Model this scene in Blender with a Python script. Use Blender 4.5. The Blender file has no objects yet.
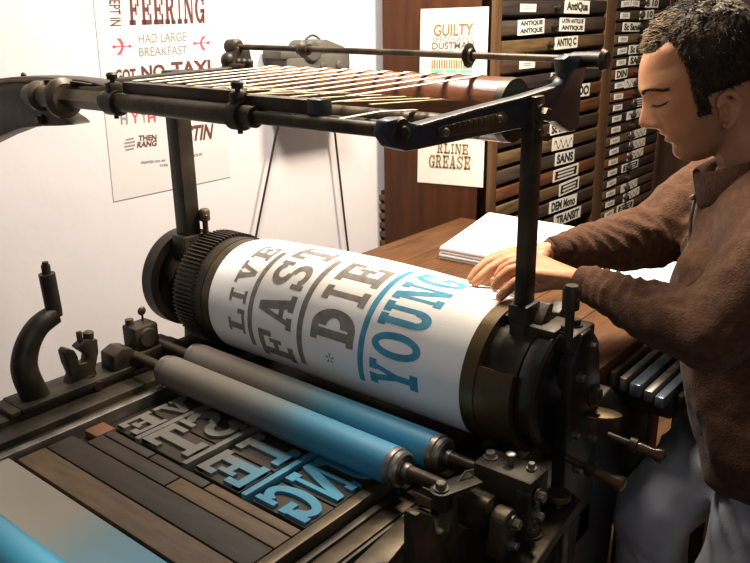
import bpy, bmesh, math, random
from mathutils import Vector as V, Matrix as M, noise
random.seed(7)
S = bpy.context.scene
PI = math.pi
rad = math.radians
# ------------------------------------------------------------------ camera
F_PX, CX, CY = 803.5, 375.0, 281.5
PITCH, ROLL, YAW = .328, -.016, .694
CAM = V((0, 0, 1.65))
_v = V((-math.sin(YAW), math.cos(YAW), 0)); _r = V((math.cos(YAW), math.sin(YAW), 0)); _u = V((0, 0, 1))
_f = _v*math.cos(PITCH) - _u*math.sin(PITCH); _up = _v*math.sin(PITCH) + _u*math.cos(PITCH)
_r2 = _r*math.cos(ROLL) + _up*math.sin(ROLL); _up2 = -_r*math.sin(ROLL) + _up*math.cos(ROLL)
cam = bpy.data.cameras.new('camera'); camo = bpy.data.objects.new('camera', cam); S.collection.objects.link(camo)
camo.matrix_world = M(((_r2.x, _up2.x, -_f.x, 0), (_r2.y, _up2.y, -_f.y, 0), (_r2.z, _up2.z, -_f.z, 1.65), (0, 0, 0, 1)))
cam.sensor_width = 36; cam.lens = F_PX/750*36; cam.clip_start = .02
S.camera = camo

def ray(x, y): return _r2*((x-CX)/F_PX) - _up2*((y-CY)/F_PX) + _f
def at(x, y, X=None, Y=None, Z=None, d=None):
    q = ray(x, y)
    if d is not None: return CAM + q*d
    t = (X-CAM.x)/q.x if X is not None else (Y-CAM.y)/q.y if Y is not None else (Z-CAM.z)/q.z
    return CAM + q*t

# ------------------------------------------------------------------ materials
def mat(name, col, rough=.5, metal=0., col2=None, scale=20., bump=0., bscale=60., detail=4., stretch=None, lo=.35, hi=.65, spec=.5, sheen=0., rough2=None, coat=0.):
    m = bpy.data.materials.new(name); m.use_nodes = True
    nt = m.node_tree; b = nt.nodes['Principled BSDF']
    b.inputs['Base Color'].default_value = (*col, 1); b.inputs['Roughness'].default_value = rough
    b.inputs['Metallic'].default_value = metal; b.inputs['Specular IOR Level'].default_value = spec
    if sheen: b.inputs['Sheen Weight'].default_value = sheen; b.inputs['Sheen Roughness'].default_value = .5
    if coat: b.inputs['Coat Weight'].default_value = coat; b.inputs['Coat Roughness'].default_value = .15
    co = nt.nodes.new('ShaderNodeTexCoord'); src = co.outputs['Object']
    if stretch:
        mp = nt.nodes.new('ShaderNodeMapping'); mp.inputs['Scale'].default_value = stretch
        nt.links.new(src, mp.inputs['Vector']); src = mp.outputs['Vector']
    if col2:
        n = nt.nodes.new('ShaderNodeTexNoise'); n.inputs['Scale'].default_value = scale; n.inputs['Detail'].default_value = detail
        nt.links.new(src, n.inputs['Vector'])
        r = nt.nodes.new('ShaderNodeValToRGB'); r.color_ramp.elements[0].position = lo; r.color_ramp.elements[1].position = hi
        r.color_ramp.elements[0].color = (*col, 1); r.color_ramp.elements[1].color = (*col2, 1)
        nt.links.new(n.outputs['Fac'], r.inputs['Fac']); nt.links.new(r.outputs['Color'], b.inputs['Base Color'])
        if rough2 is not None:
            mr = nt.nodes.new('ShaderNodeMapRange'); mr.inputs['From Min'].default_value = lo; mr.inputs['From Max'].default_value = hi
            mr.inputs['To Min'].default_value = rough; mr.inputs['To Max'].default_value = rough2
            nt.links.new(n.outputs['Fac'], mr.inputs['Value']); nt.links.new(mr.outputs['Result'], b.inputs['Roughness'])
    if bump:
        n2 = nt.nodes.new('ShaderNodeTexNoise'); n2.inputs['Scale'].default_value = bscale; n2.inputs['Detail'].default_value = 3
        nt.links.new(src, n2.inputs['Vector'])
        bp = nt.nodes.new('ShaderNodeBump'); bp.inputs['Strength'].default_value = bump; bp.inputs['Distance'].default_value = .004
        nt.links.new(n2.outputs['Fac'], bp.inputs['Height']); nt.links.new(bp.outputs['Normal'], b.inputs['Normal'])
    return m

def ramp_mat(name, stops, rough, axis='X', metal=0., spec=.5, noisy=.03):
    """colour bands laid along one world axis: the ink of the split fountain"""
    m = bpy.data.materials.new(name); m.use_nodes = True; nt = m.node_tree; b = nt.nodes['Principled BSDF']
    b.inputs['Roughness'].default_value = rough; b.inputs['Specular IOR Level'].default_value = spec; b.inputs['Metallic'].default_value = metal
    g = nt.nodes.new('ShaderNodeNewGeometry'); s = nt.nodes.new('ShaderNodeSeparateXYZ'); nt.links.new(g.outputs['Position'], s.inputs[0])
    n = nt.nodes.new('ShaderNodeTexNoise'); n.inputs['Scale'].default_value = 9; nt.links.new(g.outputs['Position'], n.inputs['Vector'])
    a = nt.nodes.new('ShaderNodeMath'); a.operation = 'MULTIPLY_ADD'; a.inputs[1].default_value = noisy; nt.links.new(n.outputs['Fac'], a.inputs[0]); nt.links.new(s.outputs[axis], a.inputs[2])
    mr = nt.nodes.new('ShaderNodeMapRange'); x0, x1 = stops[0][0], stops[-1][0]
    mr.inputs['From Min'].default_value = x0+noisy/2; mr.inputs['From Max'].default_value = x1+noisy/2
    nt.links.new(a.outputs[0], mr.inputs['Value'])
    r = nt.nodes.new('ShaderNodeValToRGB'); e = r.color_ramp.elements
    while len(e) < len(stops): e.new(.5)
    for k, (x, c) in enumerate(stops):
        e[k].position = (x-x0)/(x1-x0); e[k].color = (*c, 1)
    nt.links.new(mr.outputs['Result'], r.inputs['Fac']); nt.links.new(r.outputs['Color'], b.inputs['Base Color'])
    return m

IRON = mat('cast_iron', (.013, .0095, .006), .42, .3, (.045, .032, .019), 14, .35, 45, rough2=.55)
IRON_W = mat('worn_iron', (.028, .020, .012), .38, .5, (.085, .063, .037), 18, .3, 50, rough2=.5)
BLACK = mat('black_paint', (.008, .008, .009), .28, 0, (.02, .018, .017), 12, .15, 30)
BLUEBLK = mat('blue_black_enamel', (.015, .019, .03), .45, 0, (.03, .033, .042), 10, .1, 30)
STEEL = mat('worn_steel', (.33, .31, .28), .34, .9, (.16, .14, .11), 25, .15, 80, rough2=.5)
BRIGHT = mat('bright_steel', (.55, .53, .50), .25, 1., (.4, .37, .33), 30, .05, 90)
BRONZE = mat('oiled_bronze', (.14, .10, .052), .36, .75, (.10, .07, .035), 16, .2, 50, rough2=.5)
RAILB = mat('greasy_brown_rail', (.11, .08, .045), .42, .5, (.05, .035, .02), 14, .2, 40)
ROLLW = mat('varnished_roller_wood', (.20, .068, .022), .32, 0, (.12, .038, .013), 9, .1, 40, stretch=(1, 8, 8), coat=.4)
BAR = mat('painted_brown_bar', (.07, .045, .022), .5, .1, (.035, .02, .012), 14, .2, 50)
TAPE = mat('cotton_tape', (.86, .82, .72), .9, 0, (.75, .68, .52), 30, .2, 300)
TAPEY = mat('yellowed_cotton_tape', (.62, .48, .24), .9, 0, (.72, .62, .42), 30, .2, 300)
PAPER = mat('white_paper', (.88, .87, .86), .8, 0, (.84, .83, .82), 8, .04, 200)
PSTACK = mat('paper_stack_edges', (.90, .89, .87), .85, 0, (.84, .82, .78), 40, .25, 260, stretch=(3, 3, 60))
POSTER = mat('poster_paper', (.60, .57, .57), .85, 0, (.565, .54, .545), 5, .04, 100)
POSTER2 = mat('cream_poster_paper', (.86, .83, .74), .85, 0, (.80, .77, .67), 6, .04, 100)
INKG = mat('grey_brown_ink', (.16, .145, .13), .7, 0, (.24, .22, .20), 60)
INKB = mat('blue_ink', (.035, .22, .36), .7, 0, (.07, .30, .46), 50)
INKBR = mat('maroon_ink', (.10, .03, .025), .8)
INKGR = mat('silver_grey_ink', (.24, .225, .22), .8)
INKR = mat('red_ink', (.75, .07, .10), .8)
INKGOLD = mat('ochre_ink', (.27, .17, .05), .8, 0, (.36, .24, .09), 60)
INKTEAL = mat('mint_green_ink', (.25, .68, .50), .8)
INKK = mat('black_ink', (.02, .02, .02), .8)
WALL = mat('white_plaster', (.66, .625, .645), .9, 0, (.62, .59, .61), 3, .25, 18)
DARKWALL = mat('dark_brown_boards', (.05, .022, .010), .6, 0, (.03, .013, .006), 3, .2, 20, stretch=(6, 6, .6))
FLOOR = mat('worn_floorboards', (.20, .10, .045), .6, 0, (.11, .05, .022), 4, .25, 30, stretch=(8, .7, 1))
CABW = mat('cabinet_mahogany', (.052, .017, .006), .5, 0, (.078, .026, .009), 5, .12, 40, stretch=(8, 8, .7), spec=.15)
CABIN = mat('recess_shade_brown', (.018, .009, .005), .8)  # darkness of recesses and gaps put into the colour
STILE = mat('cabinet_stile_wood', (.10, .050, .020), .5, 0, (.06, .028, .012), 6, .12, 50, stretch=(8, 8, .7))
DRW = [mat('drawer_wood_%s' % n, a, .55, 0, b, 6, .25, 60, stretch=(6, 1, 10)) for n, a, b in (
    ('grey_brown', (.065, .045, .032), (.028, .018, .013)), ('umber', (.055, .030, .016), (.022, .011, .007)),
    ('russet', (.16, .055, .018), (.075, .026, .010)), ('oak', (.14, .085, .035), (.06, .035, .016)), ('black_brown', (.035, .025, .021), (.015, .010, .009)))]
CARD = mat('label_card', (.80, .78, .72), .85, 0, (.70, .67, .60), 25)
TABLE = mat('feed_table_wood', (.125, .052, .017), .5, 0, (.05, .019, .006), 5, .2, 40, stretch=(12, 1.2, 6), lo=.25, hi=.75, spec=.25)
WOODF = mat('furniture_wood', (.135, .082, .042), .6, 0, (.08, .05, .025), 8, .2, 60, stretch=(2, 12, 4))
WOODD = mat('dark_furniture_wood', (.036, .023, .012), .6, 0, (.019, .012, .006), 8, .2, 60, stretch=(2, 12, 4))
WOODR = mat('russet_furniture_wood', (.16, .065, .025), .6, 0, (.09, .037, .015), 8, .2, 60)
SKIN = None
FLEECE = mat('brown_fleece', (.060, .027, .014), .95, 0, (.090, .043, .023), 90, .5, 260, sheen=.08, spec=.12)
CUFF = mat('brown_fleece_hem', (.045, .019, .010), .95, 0, (.066, .030, .016), 120, .5, 320, sheen=.08, spec=.12)
DENIM = mat('faded_denim', (.23, .24, .27), .9, 0, (.34, .35, .37), 7, .35, 420, spec=.2)
HAIR = mat('brown_hair', (.015, .009, .004), .6, 0, (.045, .027, .012), 55, .6, 130, stretch=(1, 1, 1), spec=.2)
HAIRLIT = mat('lamplit_hair', (.30, .19, .085), .5, 0, (.14, .085, .036), 60, spec=.25)  # lamp highlight on the front and top hair, put into the colour
SHOE = mat('dark_leather', (.03, .02, .015), .5)
BOXM = mat('dusty_grey_metal', (.10, .095, .075), .6, .1, (.05, .046, .036), 9, .2, 40)
CORD = mat('black_rubber', (.012, .012, .012), .6)
HANDLE = mat('polished_wood_handle', (.12, .065, .025), .28, .2, (.06, .03, .012), 14, stretch=(2, 8, 8), coat=.6)
GLASSY = mat('blue_grey_strip', (.16, .19, .23), .22, .5, (.09, .11, .14), 18, .15, 40)
ROLLINK = ramp_mat('split_ink_roller', [(-1.30, (.15, .132, .112)), (-1.08, (.135, .12, .10)), (-.97, (.095, .12, .125)), (-.88, (.038, .17, .26)), (-.70, (.03, .205, .36))], .5)
SLABINK = ramp_mat('split_ink_slab', [(-1.30, (.25, .225, .185)), (-1.05, (.23, .21, .175)), (-.95, (.11, .20, .24)), (-.80, (.05, .23, .35)), (-.6, (.05, .23, .35))], .5)
TYPEINK = ramp_mat('inked_type_face', [(-1.30, (.135, .125, .105)), (-.99, (.12, .12, .105)), (-.92, (.07, .18, .24)), (-.86, (.04, .21, .33)), (-.70, (.04, .21, .33))], .5, noisy=.01)
DRUMINK = ramp_mat('split_ink_drum', [(-1.30, (.05, .05, .045)), (-1.12, (.05, .06, .06)), (-1.02, (.03, .17, .26)), (-.90, (.04, .25, .40)), (-.6, (.04, .25, .40))], .4)

# ------------------------------------------------------------------ mesh builder
class MB:
    def __init__(s): s.bm = bmesh.new()
    def _merge(s, b, m):
        for f in b.faces: f.material_index = m
        me = bpy.data.meshes.new('tmp'); b.to_mesh(me); b.free(); s.bm.from_mesh(me); bpy.data.meshes.remove(me)
        return s
    def box(s, lo, hi, m=0, bev=0., rot=None, piv=None):
        b = bmesh.new(); bmesh.ops.create_cube(b, size=1)
        lo, hi = V(lo), V(hi); c = (lo+hi)/2; d = hi-lo
        for v in b.verts: v.co = V((v.co.x*d.x, v.co.y*d.y, v.co.z*d.z))
        if bev: bmesh.ops.bevel(b, geom=list(b.edges), offset=min(bev, .45*min(abs(x) for x in d)), segments=2, affect='EDGES', profile=.5)
        for v in b.verts:
            v.co = ((rot @ (v.co+c-(piv or c)))+(piv or c)) if rot else v.co + c
        return s._merge(b, m)
    def tube(s, pts, r, m=0, seg=16, cap=True, squash=1.):
        b = bmesh.new(); pts = [V(p) for p in pts]; n = len(pts); rr = r if isinstance(r, (list, tuple)) else [r]*n
        rings = []; t0 = (pts[1]-pts[0]).normalized(); a = t0.orthogonal().normalized()
        if abs(t0.z) < .9: a = (V((0, 0, 1))-t0*t0.z).normalized()
        for i, p in enumerate(pts):
            t = (pts[min(i+1, n-1)]-pts[max(i-1, 0)]).normalized(); a = (a-t*a.dot(t)).normalized(); c = t.cross(a)
            rings.append([b.verts.new(p+(a*math.cos(2*PI*k/seg)*squash+c*math.sin(2*PI*k/seg))*rr[i]) for k in range(seg)])
        for i in range(n-1):
            for k in range(seg): b.faces.new((rings[i][k], rings[i][(k+1) % seg], rings[i+1][(k+1) % seg], rings[i+1][k]))
        if cap: b.faces.new(rings[0][::-1]); b.faces.new(rings[-1])
        bmesh.ops.recalc_face_normals(b, faces=b.faces); return s._merge(b, m)
    def cyl(s, p0, p1, r, m=0, seg=24): return s.tube([p0, p1], r, m, seg)
    def lathe(s, p0, ax, prof, m=0, seg=28, closed=False):
        """prof: (distance along axis, radius)"""
        b = bmesh.new(); ax = V(ax).normalized(); a = ax.orthogonal().normalized(); c = ax.cross(a); p0 = V(p0); rings = []
        for h, r in prof:
            if r < 1e-6: rings.append([b.verts.new(p0+ax*h)])
            else: rings.append([b.verts.new(p0+ax*h+(a*math.cos(2*PI*k/seg)+c*math.sin(2*PI*k/seg))*r) for k in range(seg)])
        prs = list(zip(rings, rings[1:])) + ([(rings[-1], rings[0])] if closed else [])
        for x, y in prs:
            for k in range(seg):
                j = (k+1) % seg
                if len(x) == 1: b.faces.new((x[0], y[j], y[k]))
                elif len(y) == 1: b.faces.new((x[k], x[j], y[0]))
                else: b.faces.new((x[k], x[j], y[j], y[k]))
        if not closed:
            for q in (rings[0], rings[-1]):
                if len(q) > 2: b.faces.new(q)
        bmesh.ops.recalc_face_normals(b, faces=b.faces); return s._merge(b, m)
    def prism(s, pts, vec, m=0, bev=0.):
        """closed outline (3-D points in one plane) pushed along vec"""
        b = bmesh.new(); vs = [b.verts.new(V(p)) for p in pts]; f = b.faces.new(vs)
        r = bmesh.ops.extrude_face_region(b, geom=[f]); nv = [g for g in r['geom'] if isinstance(g, bmesh.types.BMVert)]
        for v in nv: v.co += V(vec)
        bmesh.ops.recalc_face_normals(b, faces=b.faces)
        if bev: bmesh.ops.bevel(b, geom=list(b.edges), offset=bev, segments=2, affect='EDGES', profile=.5)
        return s._merge(b, m)
    def ball(s, c, r, m=0, sc=(1, 1, 1), sub=3):
        b = bmesh.new(); bmesh.ops.create_icosphere(b, subdivisions=sub, radius=r)
        for v in b.verts: v.co = V((v.co.x*sc[0], v.co.y*sc[1], v.co.z*sc[2]))+V(c)
        return s._merge(b, m)
    def ring(s, X, Y, Z, r_in, r_out, x1, m=0, seg=64):
        return s.lathe((X, Y, Z), (1, 0, 0), [(0, r_in), (0, r_out), (x1-X, r_out), (x1-X, r_in)], m, seg, True)
    def quads(s, verts, faces, m=0):
        b = bmesh.new(); vs = [b.verts.new(v) for v in verts]
        for f in faces:
            try: b.faces.new([vs[i] for i in f])
            except ValueError: pass
        return s._merge(b, m)
    def hexbolt(s, p, ax, r, h, m=0):
        s.lathe(p, ax, [(0, r*1.35), (h*.25, r*1.35), (h*.25, r)], m, 20); p = V(p)+V(ax).normalized()*h*.25
        return s.lathe(p, ax, [(0, r), (h*.65, r), (h*.75, r*.85), (h*.75, 0)], m, 6)

def shade(me, ang=35):
    b = bmesh.new(); b.from_mesh(me)
    for f in b.faces: f.smooth = True
    lim = rad(ang)
    for e in b.edges:
        if len(e.link_faces) == 2: e.smooth = e.calc_face_angle(0) < lim
        else: e.smooth = False
    b.to_mesh(me); b.free()

def root_of(o):
    while o and o.parent: o = o.parent
    return o
def obj(name, mb, mats, parent=None, ang=35, label=None):
    me = bpy.data.meshes.new(name); mb.bm.to_mesh(me); mb.bm.free()
    for m in (mats if isinstance(mats, (list, tuple)) else [mats]): me.materials.append(m)
    return link(name, me, parent, ang, label)
def link(name, me, parent=None, ang=35, label=None):
    if ang: shade(me, ang)
    o = bpy.data.objects.new(name, me); S.collection.objects.link(o)
    if parent:
        o.parent = parent; me.transform(M.Translation(-root_of(parent).location))
    else:
        bb = [V(v) for v in o.bound_box]; c = V((sum(v.x for v in bb)/8, sum(v.y for v in bb)/8, min(v.z for v in bb)))
        me.transform(M.Translation(-c)); o.location = c
    if label: o['label'] = label
    return o
def thing(name, label, cat, loc, group=None):
    o = bpy.data.objects.new(name, None); S.collection.objects.link(o); o.location = loc; o.empty_display_size = .05
    return tag(o, label, cat, group)
def tag(o, label, cat, group=None, kind=None):
    o['label'] = label; o['category'] = cat
    if group: o['group'] = group
    if kind: o['kind'] = kind
    return o
def struct(name, mb, m):
    o = obj(name, mb, m); o['kind'] = 'structure'; return o

# ------------------------------------------------------------------ lettering
def rect(x0, y0, x1, y1, n=6): return [((x0+(x1-x0)*k/n, y0), (x0+(x1-x0)*k/n, y1)) for k in range(n+1)]
def slant(a, b, c, d, n=8):   # a->b one side, c->d the other
    L = lambda p, q, t: (p[0]+(q[0]-p[0])*t, p[1]+(q[1]-p[1])*t)
    return [(L(a, b, k/n), L(c, d, k/n)) for k in range(n+1)]
def arc(cx, cy, rx, ry, tx, ty, a0, a1, n=16):
    o = []
    for k in range(n+1):
        a = rad(a0+(a1-a0)*k/n); c, q = math.cos(a), math.sin(a)
        o.append(((cx+rx*c, cy+ry*q), (cx+(rx-tx)*c, cy+(ry-ty)*q)))
    return o
def serif(x, w, y0, y1): return rect(x-w/2, y0, x+w/2, y1)
T = .16
GL = {
 'L': [rect(.16, 0, .42, 1), rect(.02, 0, .56, T), rect(.02, 1-T, .56, 1), rect(.4, 0, .98, T), rect(.80, 0, .98, .42)],
 'I': [rect(.36, 0, .64, 1), rect(.12, 0, .88, T), rect(.12, 1-T, .88, 1)],
 'V': [slant((.12, 1), (.42, 0), (.40, 1), (.58, 0)), slant((.70, 1), (.46, 0), (.86, 1), (.60, 0)), rect(0, 1-T, .5, 1), rect(.58, 1-T, 1, 1)],
 'E': [rect(.14, 0, .40, 1), rect(.02, 0, .96, T), rect(.02, 1-T, .96, 1), rect(.78, 0, .96, .36), rect(.78, .64, .96, 1), rect(.4, .43, .66, .57), rect(.6, .32, .74, .68)],
 'F': [rect(.14, 0, .40, 1), rect(.02, 0, .60, T), rect(.02, 1-T, .96, 1), rect(.78, .60, .96, 1), rect(.4, .43, .66, .57), rect(.6, .32, .74, .68)],
 'A': [slant((.08, 0), (.40, 1), (.24, 0), (.56, 1)), slant((.62, 0), (.40, 1), (.90, 0), (.64, 1)), rect(.3, .26, .7, .40), rect(0, 0, .36, T), rect(.52, 0, 1, T)],
 'S': [arc(.5, .73, .44, .27, .24, .15, 20, 270), arc(.5, .27, .44, .27, .24, .15, -160, 90), rect(.04, 0, .20, .34), rect(.80, .66, .96, 1)],
 'T': [rect(.36, 0, .64, 1), rect(.18, 0, .82, T), rect(.02, 1-T, .98, 1), rect(.02, .62, .18, 1), rect(.82, .62, .98, 1)],
 'D': [rect(.12, 0, .38, 1), rect(0, 0, .5, T), rect(0, 1-T, .5, 1), arc(.45, .5, .53, .5, .26, .34, -90, 90)],
 'Y': [rect(.37, 0, .63, .5), rect(.2, 0, .8, T), slant((.08, 1), (.37, .42), (.36, 1), (.60, .42)), slant((.72, 1), (.42, .42), (.92, 1), (.63, .42)), rect(0, 1-T, .44, 1), rect(.6, 1-T, 1, 1)],
 'O': [arc(.5, .5, .48, .5, .26, .15, 0, 360, 28)],
 'U': [rect(.10, .3, .36, 1), rect(.68, .3, .86, 1), arc(.48, .34, .38, .34, .23, .18, 180, 360), rect(0, 1-T, .46, 1), rect(.56, 1-T, 1, 1)],
 'N': [rect(.10, 0, .24, 1), rect(.76, 0, .90, 1), slant((.08, 1), (.66, 0), (.36, 1), (.92, 0)), rect(0, 0, .36, T), rect(0, 1-T, .34, 1), rect(.64, 1-T, 1, 1)],
 'G': [arc(.5, .5, .48, .5, .26, .15, 40, 330, 24), rect(.76, 0, .96, .45), rect(.54, .36, 1, .5), rect(.78, .62, .95, 1)],
 'R': [rect(.12, 0, .36, 1), rect(0, 0, .46, T), rect(0, 1-T, .5, 1), arc(.45, .72, .43, .28, .24, .15, -90, 90), rect(.36, .44, .5, .57), slant((.46, .46), (.66, 0), (.70, .50), (.92, 0)), rect(.6, 0, 1, .13)],
}
def glyph(mb, ch, fn, m):
    for k, st in enumerate(GL[ch]):
        vs = []; fs = []
        for a, b in st: vs += [fn(*a), fn(*b)]
        fs = [(2*i, 2*i+1, 2*i+3, 2*i+2) for i in range(len(st)-1)]
        mb.quads(vs, fs, m)
_tc = {}
def text_mesh(body, bold=0.):
    if (body, bold) not in _tc:
        c = bpy.data.curves.new('t', 'FONT'); c.body = body; c.resolution_u = 3; c.offset = bold; o = bpy.data.objects.new('t', c); S.collection.objects.link(o)
        me = bpy.data.meshes.new_from_object(o.evaluated_get(bpy.context.evaluated_depsgraph_get()))
        vs = [v.co.copy() for v in me.vertices]; fs = [tuple(p.vertices) for p in me.polygons]
        bpy.data.objects.remove(o); bpy.data.curves.remove(c); bpy.data.meshes.remove(me)
        x0, x1 = min(v.x for v in vs), max(v.x for v in vs); y0, y1 = min(v.y for v in vs), max(v.y for v in vs)
        _tc[(body, bold)] = ([((v.x-x0)/(x1-x0), (v.y-y0)/(y1-y0)) for v in vs], fs)
    return _tc[(body, bold)]
def text(mb, body, bl, ex, ey, m, slope=0., bold=0.):
    """flat text filling the parallelogram bl + u*ex + v*ey"""
    vs, fs = text_mesh(body, bold)
    mb.quads([bl+ex*(u+slope*v)+ey*v for u, v in vs], fs, m)
def slab(mb, word, bl, ex, ey, m, gap=.12):
    n = len(word); w = 1/(n+gap*(n-1)); x = 0
    for ch in word:
        ww = w*(.6 if ch == 'I' else 1)
        glyph(mb, ch, lambda u, v, x=x, ww=ww: bl+ex*(x+u*ww)+ey*v, m); x += w*(1+gap) - (w-ww)

# ------------------------------------------------------------------ room
WD = V((math.sin(rad(8)), math.cos(rad(8)), 0)); WN = V((math.cos(rad(8)), -math.sin(rad(8)), 0)); W0 = V((-1.80, 2.2, 0))
def wall_at(x, y, off=0.):
    q = ray(x, y); t = (W0+WN*off-CAM).dot(WN)/q.dot(WN); return CAM+q*t
b = MB(); a0 = W0-WD*4; a1 = W0+WD*1.9
b.prism([a0, a1, a1-WN*.15, a0-WN*.15], (0, 0, 2.9)); struct('wall_left', b, WALL)
b = MB(); b.box((-2.4, 4.05, 0), (2.2, 4.2, 2.9)); struct('wall_back', b, DARKWALL)
b = MB(); b.box((-2.8, -1.8, -.08), (2.2, 4.2, 0)); struct('floor', b, FLOOR)

# ------------------------------------------------------------------ posters
def poster_one():
    mb = MB(); e = .0012
    bl, br = wall_at(113.5, 201.5), wall_at(230.4, 176.7); tl = wall_at(93, 0)
    ex = (br-bl); up = V((0, 0, 1)); hgt = .78
    ex_n = V((ex.x, ex.y, 0)).normalized()*ex.length
    lean = (tl-bl); lean = lean/lean.z
    ey = lean*hgt
    mb.prism([bl+WN*.001, bl+ex+WN*.001, bl+ex+ey+WN*.001, bl+ey+WN*.001], WN*.0012)
    P = lambda x, y: wall_at(x, y, .0030)
    def line(body, p, q, h, m, sl=0., fn=text, bold=.035):
        a, c, t = P(*p), P(*q), P(*h)
        fn(mb, body, a, c-a, t-a, m) if fn is slab else fn(mb, body, a, c-a, t-a, m, sl, bold)
    line('FEERING', (129.5, 25), (209, 23), (127.5, -6), 1, fn=slab)
    line('SLEPT IN', (108.6, -9), (110.2, 26), (119.8, -9), 1, bold=.01)
    line('HAD LARGE', (139, 43.5), (186.5, 41), (138.5, 34), 2, bold=.004)
    line('BREAKFAST', (139.5, 56.5), (187.5, 54), (139, 47.5), 2, bold=.004)
    line('GOT', (116, 83), (136.5, 81.5), (115, 69.5), 1)
    line('NO', (142, 80), (165.5, 77.5), (141, 66), 1)
    line('TAXI', (172, 77), (211, 74), (171, 62), 1)
    line('H', (121, 124.5), (128, 124), (120.3, 113), 3); line('Y', (132, 123.5), (139, 123), (131.5, 113), 4)
    line('T', (142, 123), (147, 122.6), (141.3, 113), 3); line('H', (148, 122.6), (156, 121.5), (147.5, 113), 4)
    line('THEN', (138.5, 141), (156.5, 140), (137.5, 135.5), 1, .06); line('RANG', (137, 148), (156.5, 146), (136.4, 142), 1, .06)
    line('STIN', (186, 142), (211.5, 139), (186, 126), 1, .08)
    line('PRINTED ON AN', (141.5, 164), (165.5, 161.5), (141.3, 161.4), 2); line('& MADE BY', (187, 157.5), (203, 155.5), (186.8, 154.8), 2)
    line('TYPE', (159.5, 167), (168, 166), (159.3, 164.6), 2)
    for cx, cy, sc, sd in ((122, 46.5, 1, -1), (201.5, 43, .85, 1)):        # red ornaments: a barred stem between two swept petals
        mb.quads([P(cx-8*sc, cy+.9), P(cx+8*sc, cy-.1), P(cx+8*sc, cy+.8-.1-1.4), P(cx-8*sc, cy-.5)], [(0, 1, 2, 3)], 4)
        for ex_ in (-8, 8):
            mb.quads([P(cx+ex_*sc+1.6*math.cos(k*PI/4), cy+(.2 if ex_ < 0 else -.4)+1.6*math.sin(k*PI/4)) for k in range(8)], [tuple(range(8))], 4)
        for up_ in (-1, 1):
            L_, R_ = [], []
            for k in range(7):
                t = k/6; x = cx+sd*(-.4+3.6*t*t)*sc*1.1; y = cy+up_*8.2*t*sc; w = (.9+1.5*t*(1-t*.35))*sc
                L_.append(P(x-w, y)); R_.append(P(x+w, y))
            mb.quads(L_+R_, [(k, k+1, 8+k, 7+k) for k in range(6)], 4)
    for k in range(4):                                           # striped disc
        y = 137.5+k*3.4; w = (4.6, 6, 6, 4.6)[k]*.9
        mb.quads([P(128.6-w+1.2, y+1.6), P(128.6+w+1.2, y-.3), P(128.6+w+1.2, y+1.4), P(128.6-w+1.2, y+3.2)], [(0, 1, 2, 3)], 2)
    o = obj('wall_poster', mb, [POSTER, INKBR, INKGR, INKGR, INKR], ang=0)
    tag(o, 'white letterpress poster reading FEERING hung on the white wall', 'poster')
poster_one()

# ------------------------------------------------------------------ grey box and its cords
def wall_box():
    r = thing('electrical_box', 'dusty grey metal box on the white wall behind the tapes', 'box', wall_at(308, 100, .06))
    Pw = lambda x, y, o: wall_at(x, y, .002)+WN*o
    l, rr = wall_at(268, 88), wall_at(331, 88); up = V((0, 0, 1)); w = (rr-l).dot(WD)
    zt = wall_at(310, 46).z; zb = wall_at(310, 118).z
    def bx(u0, u1, z0, z1, d0, d1, bev=.006):
        m = MB(); p = lambda u, z: V((l.x, l.y, 0))+WD*u+V((0, 0, z))+WN*(.003+d0)
        m.prism([p(u0, z0), p(u1, z0), p(u1, z1), p(u0, z1)], WN*(d1-d0), bev=bev); return m
    m = bx(0, w, zb, zt-.02, 0, .10, .01)
    p = lambda u, z: V((l.x, l.y, 0))+WD*u+V((0, 0, z))+WN*.004
    m.prism([p(w*.35, zt-.022), p(w, zt-.022), p(w*.93, zt-.002), p(w*.65, zt+.022), p(w*.42, zt+.012)], WN*.09, bev=.004)
    obj('housing', m, BOXM, r)
    m = bx(-.02, w*.28, zt-.028, zt-.005, .005, .10, .004); obj('lid_flange', m, BOXM, r)
    m = MB(); c = p(w*.38, zt-.01)+WN*.02; m.lathe(c, WN, [(0, .032), (.085, .032), (.09, .026), (.09, 0)]); obj('round_cap', m, BOXM, r)
    m = MB(); pts = [p(w*(.42+.3*k/8), zt+.012+.022*math.sin(PI*k/8))+WN*.045 for k in range(9)]; m.tube(pts, .0035, seg=8); obj('carrying_handle', m, CORD, r)  # arc of cable looped over the housing
    for k in range(2):
        m = MB(); m.lathe(p(w*(.55+.25*k), zt-.055)+WN*.096, WN, [(0, .012), (.006, .012), (.008, .009), (.008, 0)]); obj('screw_cap', m, BOXM, r)
    for k, (px, lab) in enumerate(((((281, 118), (276, 134), (268, 175), (259, 220), (253, 252)), 'black cord hanging down the white wall behind the geared cylinder end'),
                    (((332, 116), (335, 134), (339, 170), (344, 215), (349, 258), (352, 275)), 'black cord hanging down the white wall nearer the wooden cabinet'))):
        m = MB(); pts = [wall_at(x, y, .03) for x, y in px]
        pts.append(pts[-1]-V((0, 0, .35))); m.tube(pts, .0036, seg=8)
        tag(obj('power_cord', m, CORD), lab, 'cord', 'cords below the wall box')
wall_box()

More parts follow.
